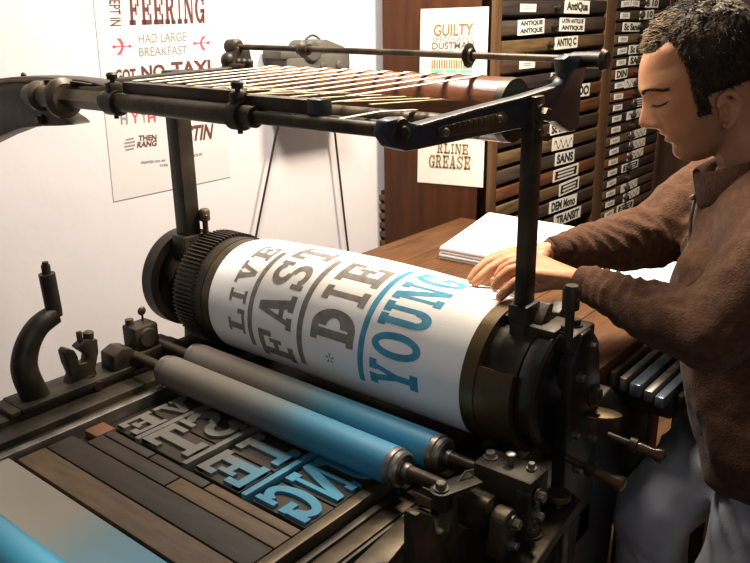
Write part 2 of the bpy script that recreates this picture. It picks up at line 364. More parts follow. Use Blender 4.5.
# ------------------------------------------------------------------ type cabinet
CXF, CY0, CY1, CXB = -1.33, 2.18, 3.64, -1.765
def cabinet():
    r = thing('type_cabinet', 'tall brown wooden type cabinet with two columns of shallow labelled drawers', 'cabinet', (-1.55, 2.9, 0))
    m = MB(); m.box((CXB, CY0, .0), (CXF-.01, CY0+.022, 2.05), 0, .003); obj('side_panel', m, CABW, r)
    m = MB(); m.box((-1.555, CY1-.02, 0), (CXF-.01, CY1, 2.05), 0, .003); obj('side_panel', m, CABW, r)
    m = MB(); m.prism([(CXB, CY0+.022, 0), (CXF-.05, CY0+.022, 0), (CXF-.05, CY1-.02, 0), (-1.56, CY1-.02, 0)], (0, 0, 2.04)); obj('carcass', m, CABIN, r)
    m = MB(); m.prism([(CXB, CY0-.01, 2.05), (CXF+.005, CY0-.01, 2.05), (CXF+.005, CY1+.01, 2.05), (-1.56, CY1+.01, 2.05)], (0, 0, .03), 0, .006); obj('cabinet_top', m, CABW, r)
    for y0, y1 in ((CY0, CY0+.04), (2.965, 3.05), (CY1-.045, CY1)):
        m = MB(); m.box((CXF-.05, y0, 0), (CXF, y1, 2.05), 0, .002); obj('stile', m, STILE, r)
    m = MB(); m.box((CXF-.06, CY0+.04, 0), (CXF-.005, CY1-.04, .08)); obj('plinth', m, CABW, r)
    def label(parent, yc, zc, w, h, txt, tilt=0.):
        m = MB(); x = CXF+.0005; R = M.Rotation(tilt, 4, 'X'); c = V((x, yc, zc))
        p = lambda u, v: c + R @ V((0, (u-.5)*w, (v-.5)*h))
        m.prism([p(0, 0), p(1, 0), p(1, 1), p(0, 1)], (.0012, 0, 0), 0)
        o = V((.0018, 0, 0))
        if txt == '~':      # an ornamental scroll
            for k in range(3):
                st = [(p(.08+.28*k+.28*t/8, .5+.30*math.sin(2*PI*t/8+k))+o, p(.08+.28*k+.28*t/8, .36+.30*math.sin(2*PI*t/8+k))+o) for t in range(9)]
                m.quads([q for pr in st for q in pr], [(2*i, 2*i+1, 2*i+3, 2*i+2) for i in range(8)], 1)
        elif txt == '=':    # an inline ornament band
            for a, c2 in ((.16, .28), (.44, .56), (.72, .84)):
                m.quads([p(.08, a)+o, p(.9, a)+o, p(.94, c2)+o, p(.05, c2)+o], [(0, 1, 2, 3)], 1)
            for s0 in (.05, .80): m.quads([p(s0, .16)+o, p(s0+.1, .16)+o, p(s0+.14, .84)+o, p(s0+.04, .84)+o], [(0, 1, 2, 3)], 1)
        elif txt:
            rows = txt.split('|'); n = len(rows)
            for i, t in enumerate(rows):
                v1 = 1-(i+.12)/n; v0 = 1-(i+.88)/n
                text(m, t, p(.07, v0)+o, p(.93, v0)-p(.07, v0), p(.07, v1)-p(.07, v0), 1, 0., .05)
        else:
            for v in (.35, .6): m.quads([p(.2, v)+o, p(.8, v)+o, p(.8, v+.1)+o, p(.2, v+.1)+o], [(0, 1, 2, 3)], 2)
        obj('label_card', m, [CARD, INKK, INKGR], parent, ang=0)
    def drawer(y0, y1, zc, h, mt, labels, knobs, sag=0.):
        m = MB(); m.box((CXF-.16, y0+.004, zc-h/2), (CXF, y1-.004, zc+h/2), 0, .003)
        m.box((CXF-.16, y0+.004, zc-h/2-.006), (CXF-.012, y1-.004, zc-h/2+.001), 0)
        d = obj('drawer', m, mt, r)
        for yk in knobs:
            m = MB(); m.lathe((CXF-.002, yk, zc), (1, 0, 0), [(0, .007), (.008, .006), (.012, .011), (.02, .012), (.025, .006), (.025, 0)], seg=16); obj('drawer_knob', m, IRON, d)
        for yc, w, hh, t in labels: label(d, yc, zc, w, hh, t, random.uniform(-.04, .04))
    yv = lambda x, y: at(x, y, X=CXF).y
    # first column, top to bottom; labels (px centre, width m, height m, text)
    A = [(4, [(528, .10, .024, ''), (577, .19, .044, 'AntiQua')], [555]), (0, [(531, .17, .046, 'ANTIQUE|ANTIQUE'), (572, .19, .044, 'LATIN ANTIQUE|ANTIQUE')], [552]),
         (3, [(566, .17, .040, 'ANTIQ C')], [548]), (1, [(527, .10, .024, ''), (574, .16, .036, 'ANTIQUE')], [552]), (4, [(560, .14, .042, 'Doric')], [549]),
         (2, [(583, .10, .046, 'DO')], [560]), (2, [], [560]), (1, [(560, .16, .044, 'Sc Sans')], []), (3, [(562, .16, .046, '~')], []),
         (0, [(564, .15, .046, 'SANS')], []), (2, [(565, .20, .044, '=')], []), (3, [(568, .16, .046, '=')], []), (0, [(562, .22, .044, 'DEM Mono')], []), (1, [(566, .22, .044, 'TRANSIT')], [])]
    for i, (mi, labs, kn) in enumerate(A):
        zc = 1.643-.0578*i
        yy = lambda x: max(2.3, min(2.9, yv(x, 9+19*i-max(0, (x-500))*.05*i*.45)))
        drawer(CY0+.04, 2.965, zc, .040 if mi != 0 else .043, DRW[mi], [(yy(x), w, h, t) for x, w, h, t in labs], [yy(x) for x in kn])
    B = [(0, '8 8', '', ''), (4, '8 10', '', ''), (0, '8 10', '', None), (1, 'Sc Sans', None, None), (3, '', '', None), (0, 'Sc Sans', '', None), (1, 'SANS', '', None), (2, '', 'DIN', None), (4, '~', '', None),
         (2, '', '', None), (1, '=', '', None), (4, '~', '', None), (1, '', '', None), (3, '~', '', None), (4, '~', '', None), (2, '~', '', None), (1, '=', '', None), (0, '', '', None), (3, '~', '', None), (1, '~', '', None), (3, '=', '', None), (4, '~', '', None)]
    for i, (mi, t, t2, t3) in enumerate(B):
        zc = 1.695-.0436*i
        labs = []
        px = (649, 650, 645, 627, 634, 636, 636, 640, 632, 640, 640, 634, 637, 637, 636, 634, 629, 626, 628, 630, 624, 627)[i]
        if t: labs.append((max(3.2, min(3.5, yv(px, 11+10.3*i))), .17 if i > 2 else .14, .034, t))
        if t2 is not None: labs.append((3.13, .085, .022, t2) if t2 == '' else (3.14, .11, .036, t2))
        if t3 is not None: labs.append((3.22, .075, .022, ''))
        drawer(3.05, CY1-.045, zc, .034, DRW[mi], labs, [3.27])
    return r
cabinet()

def poster_two():
    mb = MB(); Yp = CY0-.0015
    P = lambda x, y, o=0.: at(x, y, Y=Yp-o)
    mb.prism([P(417.5, 182), P(483, 187.5), P(489, 6.5), P(421, 9)], (0, -.0012, 0))
    def line(body, p, q, h, m, fn=text, bold=.02):
        a, c, t = P(*p, .002), P(*q, .002), P(*h, .002)
        fn(mb, body, a, c-a, t-a, m) if fn is slab else fn(mb, body, a, c-a, t-a, m, 0., bold)
    line('GUILTY', (433.5, 36.5), (473, 35.5), (434, 24.5), 1)
    line('SPECULATES', (432.5, 42.5), (473, 41.8), (432.6, 37.2), 2, bold=0.)
    line('DUSTMAN', (432, 49.5), (473.5, 48.5), (432.3, 42.8), 3)
    for x0, x1 in ((431, 443), (446, 457), (460, 472)):
        mb.quads([P(x0, 72.3, .002), P(x1, 72.8, .002), P(x1, 69.6, .002), P(x0, 69.3, .002)], [(0, 1, 2, 3)], 4)
        mb.quads([P(x0+1.5, 52.6, .002), P(x1-1.5, 52.6, .002), P(x1-3, 49.8, .002), P(x0+3, 49.8, .002)], [(0, 1, 2, 3)], 4)
    for k in range(17):
        x = 431.5+k*2.45; mb.quads([P(x, 68.6, .002), P(x+1.3, 68.7, .002), P(x+1.3, 60, .002), P(x, 60, .002)], [(0, 1, 2, 3)], 1)
    line('RLINE', (437, 153), (470.5, 155), (437.4, 143), 1, slab)
    line('GREASE', (428.5, 167.5), (470, 170), (429, 154.5), 1, slab)
    o = obj('cabinet_poster', mb, [POSTER2, INKGOLD, INKGR, INKG, INKTEAL], ang=0)
    tag(o, 'cream poster reading GUILTY and GREASE on the brown cabinet side', 'poster')
GL['E'] = GL['E']
poster_two()

b = MB(); 
r = thing('wooden_strip_stack', 'small stack of wooden strip ends between the white wall and the brown cabinet', 'wood stack', (CXB-.025, CY0+.05, .62))
for k in range(12):
    m = MB(); z = .62+k*.034; m.box((CXB-.042, CY0+.015, z), (CXB-.004, CY0+.35, z+.020), 0, .003); obj('wooden_strip', m, WOODF if k % 2 else WOODR, r)
    m = MB(); m.box((CXB-.036, CY0+.025, z+.020), (CXB-.008, CY0+.35, z+.034)); obj('spacer', m, CABIN, r)  # fills the gap between strips, its shade put into the colour

# ------------------------------------------------------------------ feed table and what lies on it
TZ = 1.0
r = thing('feed_table', 'brown wooden feed table between the cylinder and the type cabinet', 'table', (-.98, 1.7, 0))
ty0, ty1, tx0, tx1 = 1.30, 2.14, -1.41, -.556
for k in range(6):
    m = MB(); x0 = tx0+(tx1-tx0)*k/6; x1 = tx0+(tx1-tx0)*(k+1)/6
    m.box((x0, ty0, TZ-.028), (x1-.0012, ty1, TZ), 0, .002); obj('table_board', m, TABLE, r)
m = MB(); m.box((tx0, ty0+.01, TZ-.10), (tx0+.025, ty1-.01, TZ-.028), 0, .002); m.box((tx1-.03, ty0+.01, TZ-.10), (tx1-.006, ty1-.01, TZ-.028), 0, .002)
m.box((tx0+.025, ty1-.05, TZ-.10), (tx1-.03, ty1-.02, TZ-.028)); obj('apron', m, TABLE, r)
for x in (tx0+.03, tx1-.06):
    m = MB(); m.box((x-.03, ty1-.08, 0), (x+.03, ty1-.02, TZ-.028), 0, .004); obj('leg', m, TABLE, r)
    m = MB(); m.box((x-.03, 1.72, 0), (x+.03, 1.78, TZ-.028), 0, .004); obj('leg', m, TABLE, r)

def paper_stack():
    m = MB(); n = 11; z = TZ+.0006
    a = V((-1.201, 1.722, 0)); bb = V((-.562, 1.755, 0)); dp1 = V((-.10, .405, 0)); dp2 = V((-.08, .37, 0))
    for k in range(n):
        j = lambda: V((random.uniform(-.003, .003), random.uniform(-.003, .003), 0))
        p0, p1, p2, p3 = a+j(), bb+j(), bb+dp2+j(), a+dp1+j()
        h = .0030
        m.prism([p+V((0, 0, z)) for p in (p0, p1, p2, p3)], (0, 0, h)); z += h+.0001
    tag(obj('paper_stack', m, PSTACK), 'stack of blank white deckle edged paper on the brown feed table', 'paper')
paper_stack()

# ------------------------------------------------------------------ printing press
AY, AZ, AR = 1.128, 1.046, .122
press = thing('printing_press', 'dark iron cylinder printing press with white tapes strung over the top', 'printing press', (-.98, 1.0, 0))
def part(name, mb, m, parent=None, ang=35, label=None): return obj(name, mb, m, parent or press, ang, label)
# bed, side frames
m = MB(); m.box((-1.285, .22, .85), (-.735, 1.75, .896), 0, .004); bed = part('bed', m, IRON)
for x0, x1 in ((-1.305, -1.287), (-.733, -.712)):
    m = MB(); m.box((x0, .1, .86), (x1, 1.75, .919), 0, .002); part('bed_bearer', m, STEEL if x0 < -1 else RAILB)
for x0, x1 in ((-1.338, -1.316), (-.704, -.69)):
    m = MB(); m.box((x0, .1, .84), (x1, 1.6, .905), 0, .003); part('guide_strip', m, IRON)
m = MB(); m.box((-1.40, .0, .80), (-1.345, 1.55, .915), 0, .004); m.box((-1.47, .0, .86), (-1.40, 1.5, .925), 0, .004)
m.prism([(-1.42, .3, 0), (-1.42, .42, 0), (-1.42, .62, .62), (-1.42, 1.3, .62), (-1.42, 1.42, 0), (-1.42, 1.55, 0), (-1.42, 1.5, .87), (-1.42, .1, .87), (-1.42, .1, .75)], (-.045, 0, 0), 0, .003)
part('side_frame', m, IRON)
m = MB(); m.box((-.69, .0, .80), (-.655, 1.5, .895), 0, .004)
m.prism([(-.66, .3, 0), (-.66, .42, 0), (-.66, .62, .55), (-.66, 1.25, .55), (-.66, 1.32, 0), (-.66, 1.45, 0), (-.66, 1.42, .87), (-.66, .1, .87), (-.66, .1, .70)], (.045, 0, 0), 0, .003); m.box((-.66, .15, .70), (-.52, 1.25, .84), 0, .006); m.box((-.64, 1.0, .30), (-.53, 1.25, .72), 0, .006)
part('side_frame', m, IRON)
for y in (.35, 1.40):
    m = MB(); m.cyl((-1.43, y, .4), (-.57, y, .4), .022); part('tie_rod', m, IRON)
m = MB(); m.box((-1.44, .9, .70), (-.58, 1.0, .80), 0, .004); m.box((-1.44, .2, .70), (-.58, .3, .80), 0, .004); m.box((-1.44, 1.3, .70), (-.58, 1.4, .80), 0, .004); part('cross_stretcher', m, IRON)
# brown rail on the right of the bed
m = MB(); m.prism([at(352, 563, Z=.905), at(414, 505, Z=.905), at(432, 509, Z=.905), at(388, 563, Z=.905)], (0, 0, -.03), 0, .003); part('guide_strip', m, RAILB)
m = MB(); m.box((-.69, .25, .885), (-.66, 1.0, .90), 0, .002); part('guide_strip', m, IRON_W)

# --- cylinder
m = MB(); m.lathe((-1.30, AY, AZ), (1, 0, 0), [(0, 0), (0, AR-.0015), (.639, AR-.0015), (.639, 0)], 0, 96); cylp = part('impression_cylinder', m, BLACK)
m = MB(); m.ring(-1.322, AY, AZ, .09, .1235, -1.300); part('bearer_rim', m, IRON_W, cylp)
m = MB(); m.ring(-.660, AY, AZ, .09, .1235, -.634, 0, 96); part('bearer_rim', m, BRONZE, cylp, label='bronze coloured bearer rim')
def gear(x0, x1, r0, r1, n, m):
    for k in range(n):
        a0 = 2*PI*k/n; w = 2*PI/n
        pr = [(r0*.95, a0-.05*w), (r1, a0+.14*w), (r1, a0+.42*w), (r0*.95, a0+.62*w)]
        m.prism([(x0, AY+q*math.cos(t), AZ+q*math.sin(t)) for q, t in pr], (x1-x0, 0, 0))
m = MB(); m.ring(-1.415, AY, AZ, .085, .124, -1.324, 0, 96); gear(-1.412, -1.350, .124, .1305, 84, m); part('gear_ring', m, IRON, cylp)
m = MB(); m.ring(-1.545, AY, AZ, .096, .117, -1.510, 0, 96); m.lathe((-1.545, AY, AZ), (1, 0, 0), [(0, 0), (0, .097), (.006, .097), (.006, 0)], 0, 48)
m.cyl((-1.545, AY, AZ), (-1.41, AY, AZ), .03); part('cheek_disc', m, IRON, cylp)
m = MB(); m.lathe((-.634, AY, AZ), (1, 0, 0), [(0, 0), (0, .106), (.064, .106), (.064, 0)], 0, 64); part('recessed_hub', m, IRON, cylp)
def sector(x0, x1, r0, r1, a0, a1, n=24):
    m = MB(); pts = [(r1, a0+(a1-a0)*k/n) for k in range(n+1)]+[(r0, a1-(a1-a0)*k/n) for k in range(n+1)]
    m.prism([(x0, AY-q*math.cos(rad(t)), AZ+q*math.sin(rad(t))) for q, t in pts], (x1-x0, 0, 0)); return m
part('curved_segment', sector(-.634, -.568, .095, .1215, -75, 26), BRONZE, cylp, label='tan curved segment on the cylinder end')
part('curved_segment', sector(-.634, -.578, .095, .119, 76, 150), IRON_W, cylp)
m = MB(); m.lathe((-.566, AY, AZ), (1, 0, 0), [(0, 0), (0, .108), (.006, .112), (.030, .112), (.034, .107), (.034, .092), (.026, .088), (.026, .04), (.045, .035), (.045, 0)], 0, 72)
part('end_disc', m, BLACK, cylp)
# bearing cheek at the right end, bolted
m = MB(); m.prism([(-.532, AY+p, AZ+q) for p, q in ((-.03, -.26), (.095, -.26), (.088, -.02), (.068, .070), (.035, .104), (-.0, .102), (-.032, .055), (-.035, -.06))], (.026, 0, 0), 0, .005); ck = part('bearing_cheek', m, BLACK)
for p, q, rr in ((-.005, .03, .007), (-.008, -.075, .007), (.062, -.03, .015), (.03, .075, .006), (.06, -.11, .007), (.01, -.15, .006)):
    m = MB(); m.hexbolt((-.507, AY+p, AZ+q), (1, 0, 0), rr, .012); part('bolt', m, STEEL if rr < .01 else IRON_W, ck)
m = MB(); m.prism([(-1.50, AY+p, AZ+q) for p, q in ((-.06, -.26), (.10, -.26), (.06, .05), (-.03, .05))], (.04, 0, 0), 0, .005); part('bearing_cheek', m, IRON)

# --- posts carrying the tape frame
m = MB(); m.box((-.611, 1.085, 1.150), (-.589, 1.117, 1.522), 0, .003); p_r = part('post', m, IRON_W)
for z_, r_b in ((1.495, .011), (1.462, .008)):
    m = MB(); m.hexbolt((-.589, 1.102, z_), (1, 0, 0), r_b, .016); part('bolt', m, BRONZE, p_r)
m = MB(); m.box((-.614, 1.079, 1.10), (-.586, 1.098, 1.165), 0, .003); m.box((-.618, 1.078, 1.158), (-.582, 1.126, 1.192), 0, .005); part('post_foot', m, IRON, p_r)
m = MB(); m.box((-1.497, 1.085, 1.10), (-1.455, 1.125, 1.53), 0, .004); p_l = part('post', m, IRON)
m = MB(); m.box((-1.503, 1.075, 1.10), (-1.449, 1.135, 1.165), 0, .006); m.box((-1.452, 1.068, .98), (-1.444, 1.080, 1.165), 0, .002); part('post_foot', m, IRON, p_l)
def capstan(p, h, parent, mt=IRON_W, s=1.):
    m = MB(); p = V(p); m.cyl(p, p+V((0, 0, h*.62)), .0065*s); m.lathe(p+V((0, 0, h*.6)), (0, 0, 1), [(0, .0085*s), (.003, .0125*s), (h*.32, .0125*s), (h*.36, .0115*s), (h*.4, .009*s), (h*.4, 0)])
    m.ball(p+V((.0115*s, -.004*s, h*.8)), .0035*s, 1); return obj('capstan_screw', m, [mt, BRONZE], parent)
capstan((-1.445, 1.13, 1.150), .072, press)
# casting at the foot of the right post
m = MB(); m.prism([(-.565, 1.08, 1.135), (-.565, 1.10, 1.165), (-.565, 1.125, 1.19), (-.565, 1.14, 1.186), (-.565, 1.135, 1.172), (-.565, 1.16, 1.163), (-.565, 1.185, 1.175), (-.565, 1.205, 1.16), (-.565, 1.21, 1.12), (-.565, 1.15, 1.115)], (-.026, 0, 0), 0, .003)
m.box((-.60, 1.085, 1.145), (-.535, 1.155, 1.160), 0, .004); m.box((-.545, 1.10, 1.12), (-.510, 1.185, 1.152), 0, .006)
hk = part('hook_casting', m, IRON)
for y_ in (1.115, 1.150):
    m = MB(); m.hexbolt((-.53, y_, 1.152), (0, 0, 1), .009, .012); part('bolt', m, IRON_W, hk)
cp = at(571, 300, X=-.517); capstan((-.517, cp.y, 1.135), .104, press, IRON, 1.1)

# --- tape frame
TY, TZ_ = .777, 1.507
m = MB(); m.cyl((-.88, TY, TZ_), (-.612, TY, TZ_), .0095); m.cyl((-1.235, TY, TZ_+.002), (-.86, TY, TZ_), .0155); tube = part('delivery_tube', m, IRON_W)
for x, w in ((-1.205, .028), (-.895, .022)):
    m = MB(); m.lathe((x-w/2, TY, TZ_), (1, 0, 0), [(0, .016), (0, .021), (w, .021), (w, .016)], 0, 28); m.box((x-.008, TY-.012, TZ_+.012), (x+.008, TY+.012, TZ_+.034), 0, .004)
    cl = part('clamp_collar', m, IRON, tube)
    m = MB(); m.cyl((x, TY, TZ_-.026), (x, TY, TZ_+.040), .004); m.lathe((x, TY, TZ_+.038), (0, 0, 1), [(0, .0085), (.008, .0095), (.011, .007), (.011, 0)], seg=16)
    obj('thumb_screw', m, IRON, tube)
m = MB(); m.lathe((-.625, TY, TZ_), (1, 0, 0), [(0, 0), (0, .0165), (.022, .0185), (.026, .016), (.027, .008), (.031, .0075), (.033, .004), (.033, 0)], 0, 32); part('tube_end_cap', m, IRON, tube)
m = MB(); m.box((-1.185, TY+.004, 1.518), (-.90, TY+.024, 1.541), 0, .002); m.box((-.885, TY+.004, 1.516), (-.755, TY+.026, 1.536), 0, .002); part('tape_bar', m, BAR)
m = MB(); m.box((-.762, TY+.002, 1.514), (-.738, TY+.027, 1.5375), 0, .002); part('bar_end_bracket', m, BLUEBLK)
# right arm (traced in its own plane)
q = lambda x, y: at(370+x/3.26, 40+y/3.26, X=-.600)
outl = [q(*p) for p in ((60, 262), (100, 254), (135, 268), (160, 275), (330, 227), (500, 183), (600, 152), (628, 140), (640, 118), (636, 95), (632, 62), (650, 50), (694, 48), (704, 62), (702, 120), (690, 160), (688, 215), (684, 270), (674, 296), (652, 300), (630, 285), (606, 266), (575, 268), (540, 280), (330, 322), (160, 358), (120, 364), (75, 352), (48, 310))]
m = MB(); m.prism(outl, (-.020, 0, 0), 0, .0035); arm = part('delivery_arm', m, BLUEBLK, label='blue black enamelled arm')
m = MB(); m.prism([q(*p) for p in ((215, 292), (230, 280), (430, 232), (445, 245), (440, 272), (420, 285), (235, 318), (218, 312))], (.0035, 0, 0), 0, .0015)
pan = part('maker_panel', m, BRONZE, arm)
m = MB()
for k in range(9):
    p = q(262+k*17.5, 283-k*3.9); m.box(p+V((.003, -.0025, -.004)), p+V((.0052, .0025, .004)), 0, .0006)
part('raised_lettering', m, BRONZE, arm)
m = MB(); m.prism([q(*p) for p in ((160, 275), (330, 227), (500, 183), (600, 152), (600, 158), (500, 191), (330, 235), (162, 283))], (.003, 0, 0), 0, .0008); part('polished_edge', m, STEEL, arm)
for x, y in ((238, 300), (414, 256)):
    m = MB(); m.lathe(q(x, y)+V((.003, 0, 0)), (1, 0, 0), [(0, .006), (.004, .005), (.006, .002), (.006, 0)], seg=14); part('rivet', m, STEEL, arm)
# left arm and curved casting
m = MB(); m.prism([(-1.43, TY+.05, TZ_-.022), (-1.43, 1.20, 1.495), (-1.43, 1.30, 1.50), (-1.43, 1.285, 1.575), (-1.43, 1.25, 1.572), (-1.43, 1.235, 1.53), (-1.43, TY+.05, TZ_+.018)], (-.022, 0, 0), 0, .003); part('delivery_arm', m, IRON)
m = MB()
ql = lambda x, y: at(x/5.77, 60+y/5.77, Y=.80)
m.prism([ql(*p) for p in ((-420, 300), (-300, 190), (-120, 120), (60, 98), (200, 95), (340, 100), (460, 112), (540, 128), (600, 152), (540, 160), (400, 150), (250, 158), (225, 200), (230, 260), (330, 312), (380, 345), (412, 376), (330, 382), (230, 384), (110, 398), (0, 440), (-200, 540), (-420, 700))], (0, .045, 0), 0, .005)
ca = part('curved_arm', m, IRON)
m = MB(); m.prism([ql(*p) for p in ((-300, 200), (-120, 132), (60, 110), (200, 107), (340, 112), (460, 124), (540, 138), (500, 142), (340, 126), (200, 122), (60, 128), (-120, 152), (-300, 222))], (0, -.006, 0), 0, .001); part('raised_rib', m, BRONZE, ca)
hub = at(38, 95.5, Y=.785); e2 = V((-1.215, TY, TZ_))
ax = (e2-hub).normalized()
mid = hub+ax*.085; m = MB(); m.tube([mid, e2], .0165, seg=4); m.lathe(hub-ax*.03, ax, [(0, .020), (.03, .020), (.034, .028), (.046, .028), (.05, .02), (.12, .019)], seg=24)
m.lathe(mid, ax, [(0, .018), (.004, .036), (.014, .036), (.022, .026), (.022, .016)], seg=28); part('arm_shaft', m, IRON_W)
m = MB(); m.hexbolt(ql(245, 345)+V((0, -.001, 0)), (0, -1, 0), .008, .012); part('bolt', m, IRON_W, ca)
m = MB(); m.ball(ql(80, 92)+V((0, .02, 0)), .0055); part('rivet', m, IRON_W, ca)
# rails and rollers of the frame
ra = V((-1.452, 1.262, 1.572)); rb = V((-.585, 1.262, 1.565))
m = MB(); m.cyl(ra, rb, .0062); rail = part('guide_rail', m, IRON_W)
for px, w, rr in ((304, .030, .018), (469, .020, .022)):
    c = at(px, 51, Y=1.262); p = ra.lerp(rb, (c.x-ra.x)/(rb.x-ra.x))
    m = MB(); m.lathe(p-V((w/2, 0, 0)), (1, 0, 0), [(0, .009), (.001, .012), (w*.3, .013), (w*.4, rr*.85), (w*.5, rr), (w*.6, rr*.85), (w*.7, .013), (w-.001, .012), (w, .009)], seg=28); part('rail_collar', m, IRON, rail)
m = MB(); m.lathe(ra+V((-.02, 0, 0)), (1, 0, 0), [(0, 0), (0, .016), (.03, .017), (.034, .012), (.034, 0)]); m.ball(ra+V((-.005, -.015, -.03)), .020); m.box(ra+V((-.02, -.03, -.06)), ra+V((.05, .01, -.035)), 0, .006)
for k in range(3): m.ball(ra+V((.02+.018*k, -.01, -.033)), .009)
part('rail_bracket', m, IRON, rail)
m = MB(); m.lathe(rb+V((-.035, 0, 0)), (1, 0, 0), [(0, .009), (.0, .012), (.03, .013), (.05, .013), (.053, .018), (.06, .014), (.06, 0)]); part('rail_socket', m, IRON, rail)
WR, WY, WZ = .0495, 1.103, 1.4975
WX0 = -1.185
m = MB(); m.lathe((WX0, WY, WZ), (1, 0, 0), [(0, 0), (0, WR), (-.645-WX0, WR), (-.645-WX0, 0)], 0, 64); wr = part('delivery_roller', m, ROLLW, label='reddish brown varnished wooden roller')
for x0, x1 in ((WX0-.008, WX0), (-.645, -.632)):
    m = MB(); m.lathe((x0, WY, WZ), (1, 0, 0), [(0, 0), (0, WR+.0005), (x1-x0, WR-.001), (x1-x0, .024), (x1-x0-.003, .022), (x1-x0-.003, .010), (x1-x0+.012, .009), (x1-x0+.012, 0)], 0, 48); part('roller_end_cap', m, IRON_W, wr)
m = MB(); m.cyl((-1.40, .985, 1.486), (-.625, .985, 1.486), .016); part('idler_roller', m, RAILB)
m = MB(); m.cyl((-1.40, .90, 1.492), (-.625, .90, 1.492), .007); part('idler_roller', m, IRON)
m = MB(); m.cyl((WX0-.25, WY, WZ), (WX0, WY, WZ), .012); part('roller_spindle', m, IRON)
# tapes: over the wooden roller, back underneath
def strip(pts, w, th, x0, x1):
    m = MB(); n = len(pts); vs = []; 
    for i, (y, z) in enumerate(pts):
        x = x0+(x1-x0)*i/(n-1); a = V((0, pts[min(i+1, n-1)][0]-pts[max(i-1, 0)][0], pts[min(i+1, n-1)][1]-pts[max(i-1, 0)][1])).normalized(); nn = V((0, -a.z, a.y))
        for sx, sn in ((-1, 0), (1, 0), (1, 1), (-1, 1)): vs.append(V((x+sx*w/2, y, z))+nn*sn*th)
    fs = [(4*i+k, 4*i+(k+1) % 4, 4*i+4+(k+1) % 4, 4*i+4+k) for i in range(n-1) for k in range(4)]+[(3, 2, 1, 0), (4*n-4, 4*n-3, 4*n-2, 4*n-1)]
    m.quads(vs, fs); return m
for k in range(11):
    x = -1.165+.0465*k; a0 = 104
    up = [(TY+.014, 1.5425)]+[(WY+(WR+.0006)*math.cos(rad(t)), WZ+(WR+.0006)*math.sin(rad(t))) for t in range(a0, -100, -12)]
    o = strip(up, .0098, .0012, x, x+random.uniform(-.006, .012)); part('delivery_tape', o, TAPE)
    low = [(TY+.03, 1.530+random.uniform(-.004, .004)), (.92, 1.525), (1.0, 1.520), (WY-WR*.955, 1.512)]
    part('return_tape', strip(low, .007, .0012, x+.025, x+.01+random.uniform(-.03, .03)), TAPEY)
part('return_tape', strip([(.80, 1.5), (.92, 1.506), (.985, 1.5035)], .010, .0012, -.775, -.735), TAPE)

# --- left frame fittings
XL = -1.43
ql = lambda x, y: at(x*130/407, 240+y*180/563, X=XL)
m = MB(); cen = [ql(*p) for p in ((118, 500), (84, 430), (76, 380), (90, 320), (122, 268), (170, 232))]

cr = []
for i in range(len(cen)-1):
    p0, p1, p2, p3 = cen[max(0, i-1)], cen[i], cen[i+1], cen[min(len(cen)-1, i+2)]
    for t in (0, .2, .4, .6, .8): cr.append(.5*((2*p1)+(p2-p0)*t+(2*p0-5*p1+4*p2-p3)*t*t+(3*p1-p0-3*p2+p3)*t*t*t))
cr.append(cen[-1]); m.tube([cr[0]-V((0, 0, .03))]+cr, [.028-.008*k/len(cr) for k in range(len(cr)+1)], seg=20)
m.tube([ql(170, 236), ql(168, 215), ql(146, 105)], [.016, .0155, .0155], seg=20)
m.tube([ql(146, 104), ql(142, 78)], [.0085, .0085], seg=16)
m.tube([ql(142, 79), ql(141, 68)], [.006, .006], seg=16)
gn = part('gooseneck_bracket', m, IRON)
m = MB(); p = ql(120, 520); m.box((-1.47, p.y-.07, .924), (-1.395, p.y+.06, .937), 0, .004); part('bracket_foot', m, IRON_W, gn)
# forked roller bracket
m = MB(); t = [ql(*p) for p in ((205, 455), (215, 420), (200, 385), (190, 350), (200, 336), (225, 342), (236, 362), (238, 385), (262, 378), (265, 358), (245, 345), (232, 335), (262, 308), (296, 306), (300, 345), (290, 400), (300, 425), (315, 470), (300, 500), (205, 480))]
m.prism([v+V((.012, 0, 0)) for v in t], (-.026, 0, 0), 0, .003); fk = part('forked_bracket', m, IRON)
m = MB(); m.lathe(ql(278, 308), (0, 0, 1), [(0, .010), (.006, .011), (.014, .011), (.016, .008), (.016, 0)]); part('clamp_screw', m, IRON_W, fk)
m = MB(); m.box(ql(248, 312)-V((.004, .004, .004)), ql(248, 285)+V((.004, .004, 0)), 0, .002); part('clamp_tab', m, IRON_W, fk)
m = MB(); m.hexbolt(ql(275, 440)+V((.012, 0, 0)), (1, 0, 0), .012, .03); part('bolt', m, IRON_W, fk)
# roller bearing with thumb screw
c = at(142, 333, X=-1.42)
m = MB(); m.box(c+V((-.03, -.030, -.035)), c+V((.02, .030, .022)), 0, .006); m.lathe(c+V((.02, 0, -.005)), (1, 0, 0), [(0, .022), (.006, .02), (.006, 0)]); m.box(c+V((-.035, -.05, -.075)), c+V((.03, .07, -.03)), 0, .006); rbk = part('roller_bearing', m, IRON)
m = MB(); m.lathe(c+V((-.015, -.018, .022)), (0, 0, 1), [(0, .009), (.012, .009), (.013, .006), (.013, 0)]); m.cyl(c+V((-.01, .012, .022)), c+V((-.01, .012, .036)), .0025); m.ball(c+V((-.01, .012, .045)), .010, 0, (.5, 1, 1)); part('thumb_screw', m, IRON_W, rbk)
c = at(117, 352, X=-1.42)
m = MB(); pts = [c+V((0, .030, -.05)), c+V((0, .030, -.01)), c+V((0, .022, .008)), c+V((0, 0, .014)), c+V((0, -.024, .004)), c+V((0, -.028, -.05))]
m.prism([p+V((.025, 0, 0)) for p in pts], (-.05, 0, 0), 0, .003); part('roller_bearing', m, IRON)
m = MB(); m.box((-1.47, .62, .925), (-1.39, 1.02, .940), 0, .004); part('bracket_rail', m, IRON)

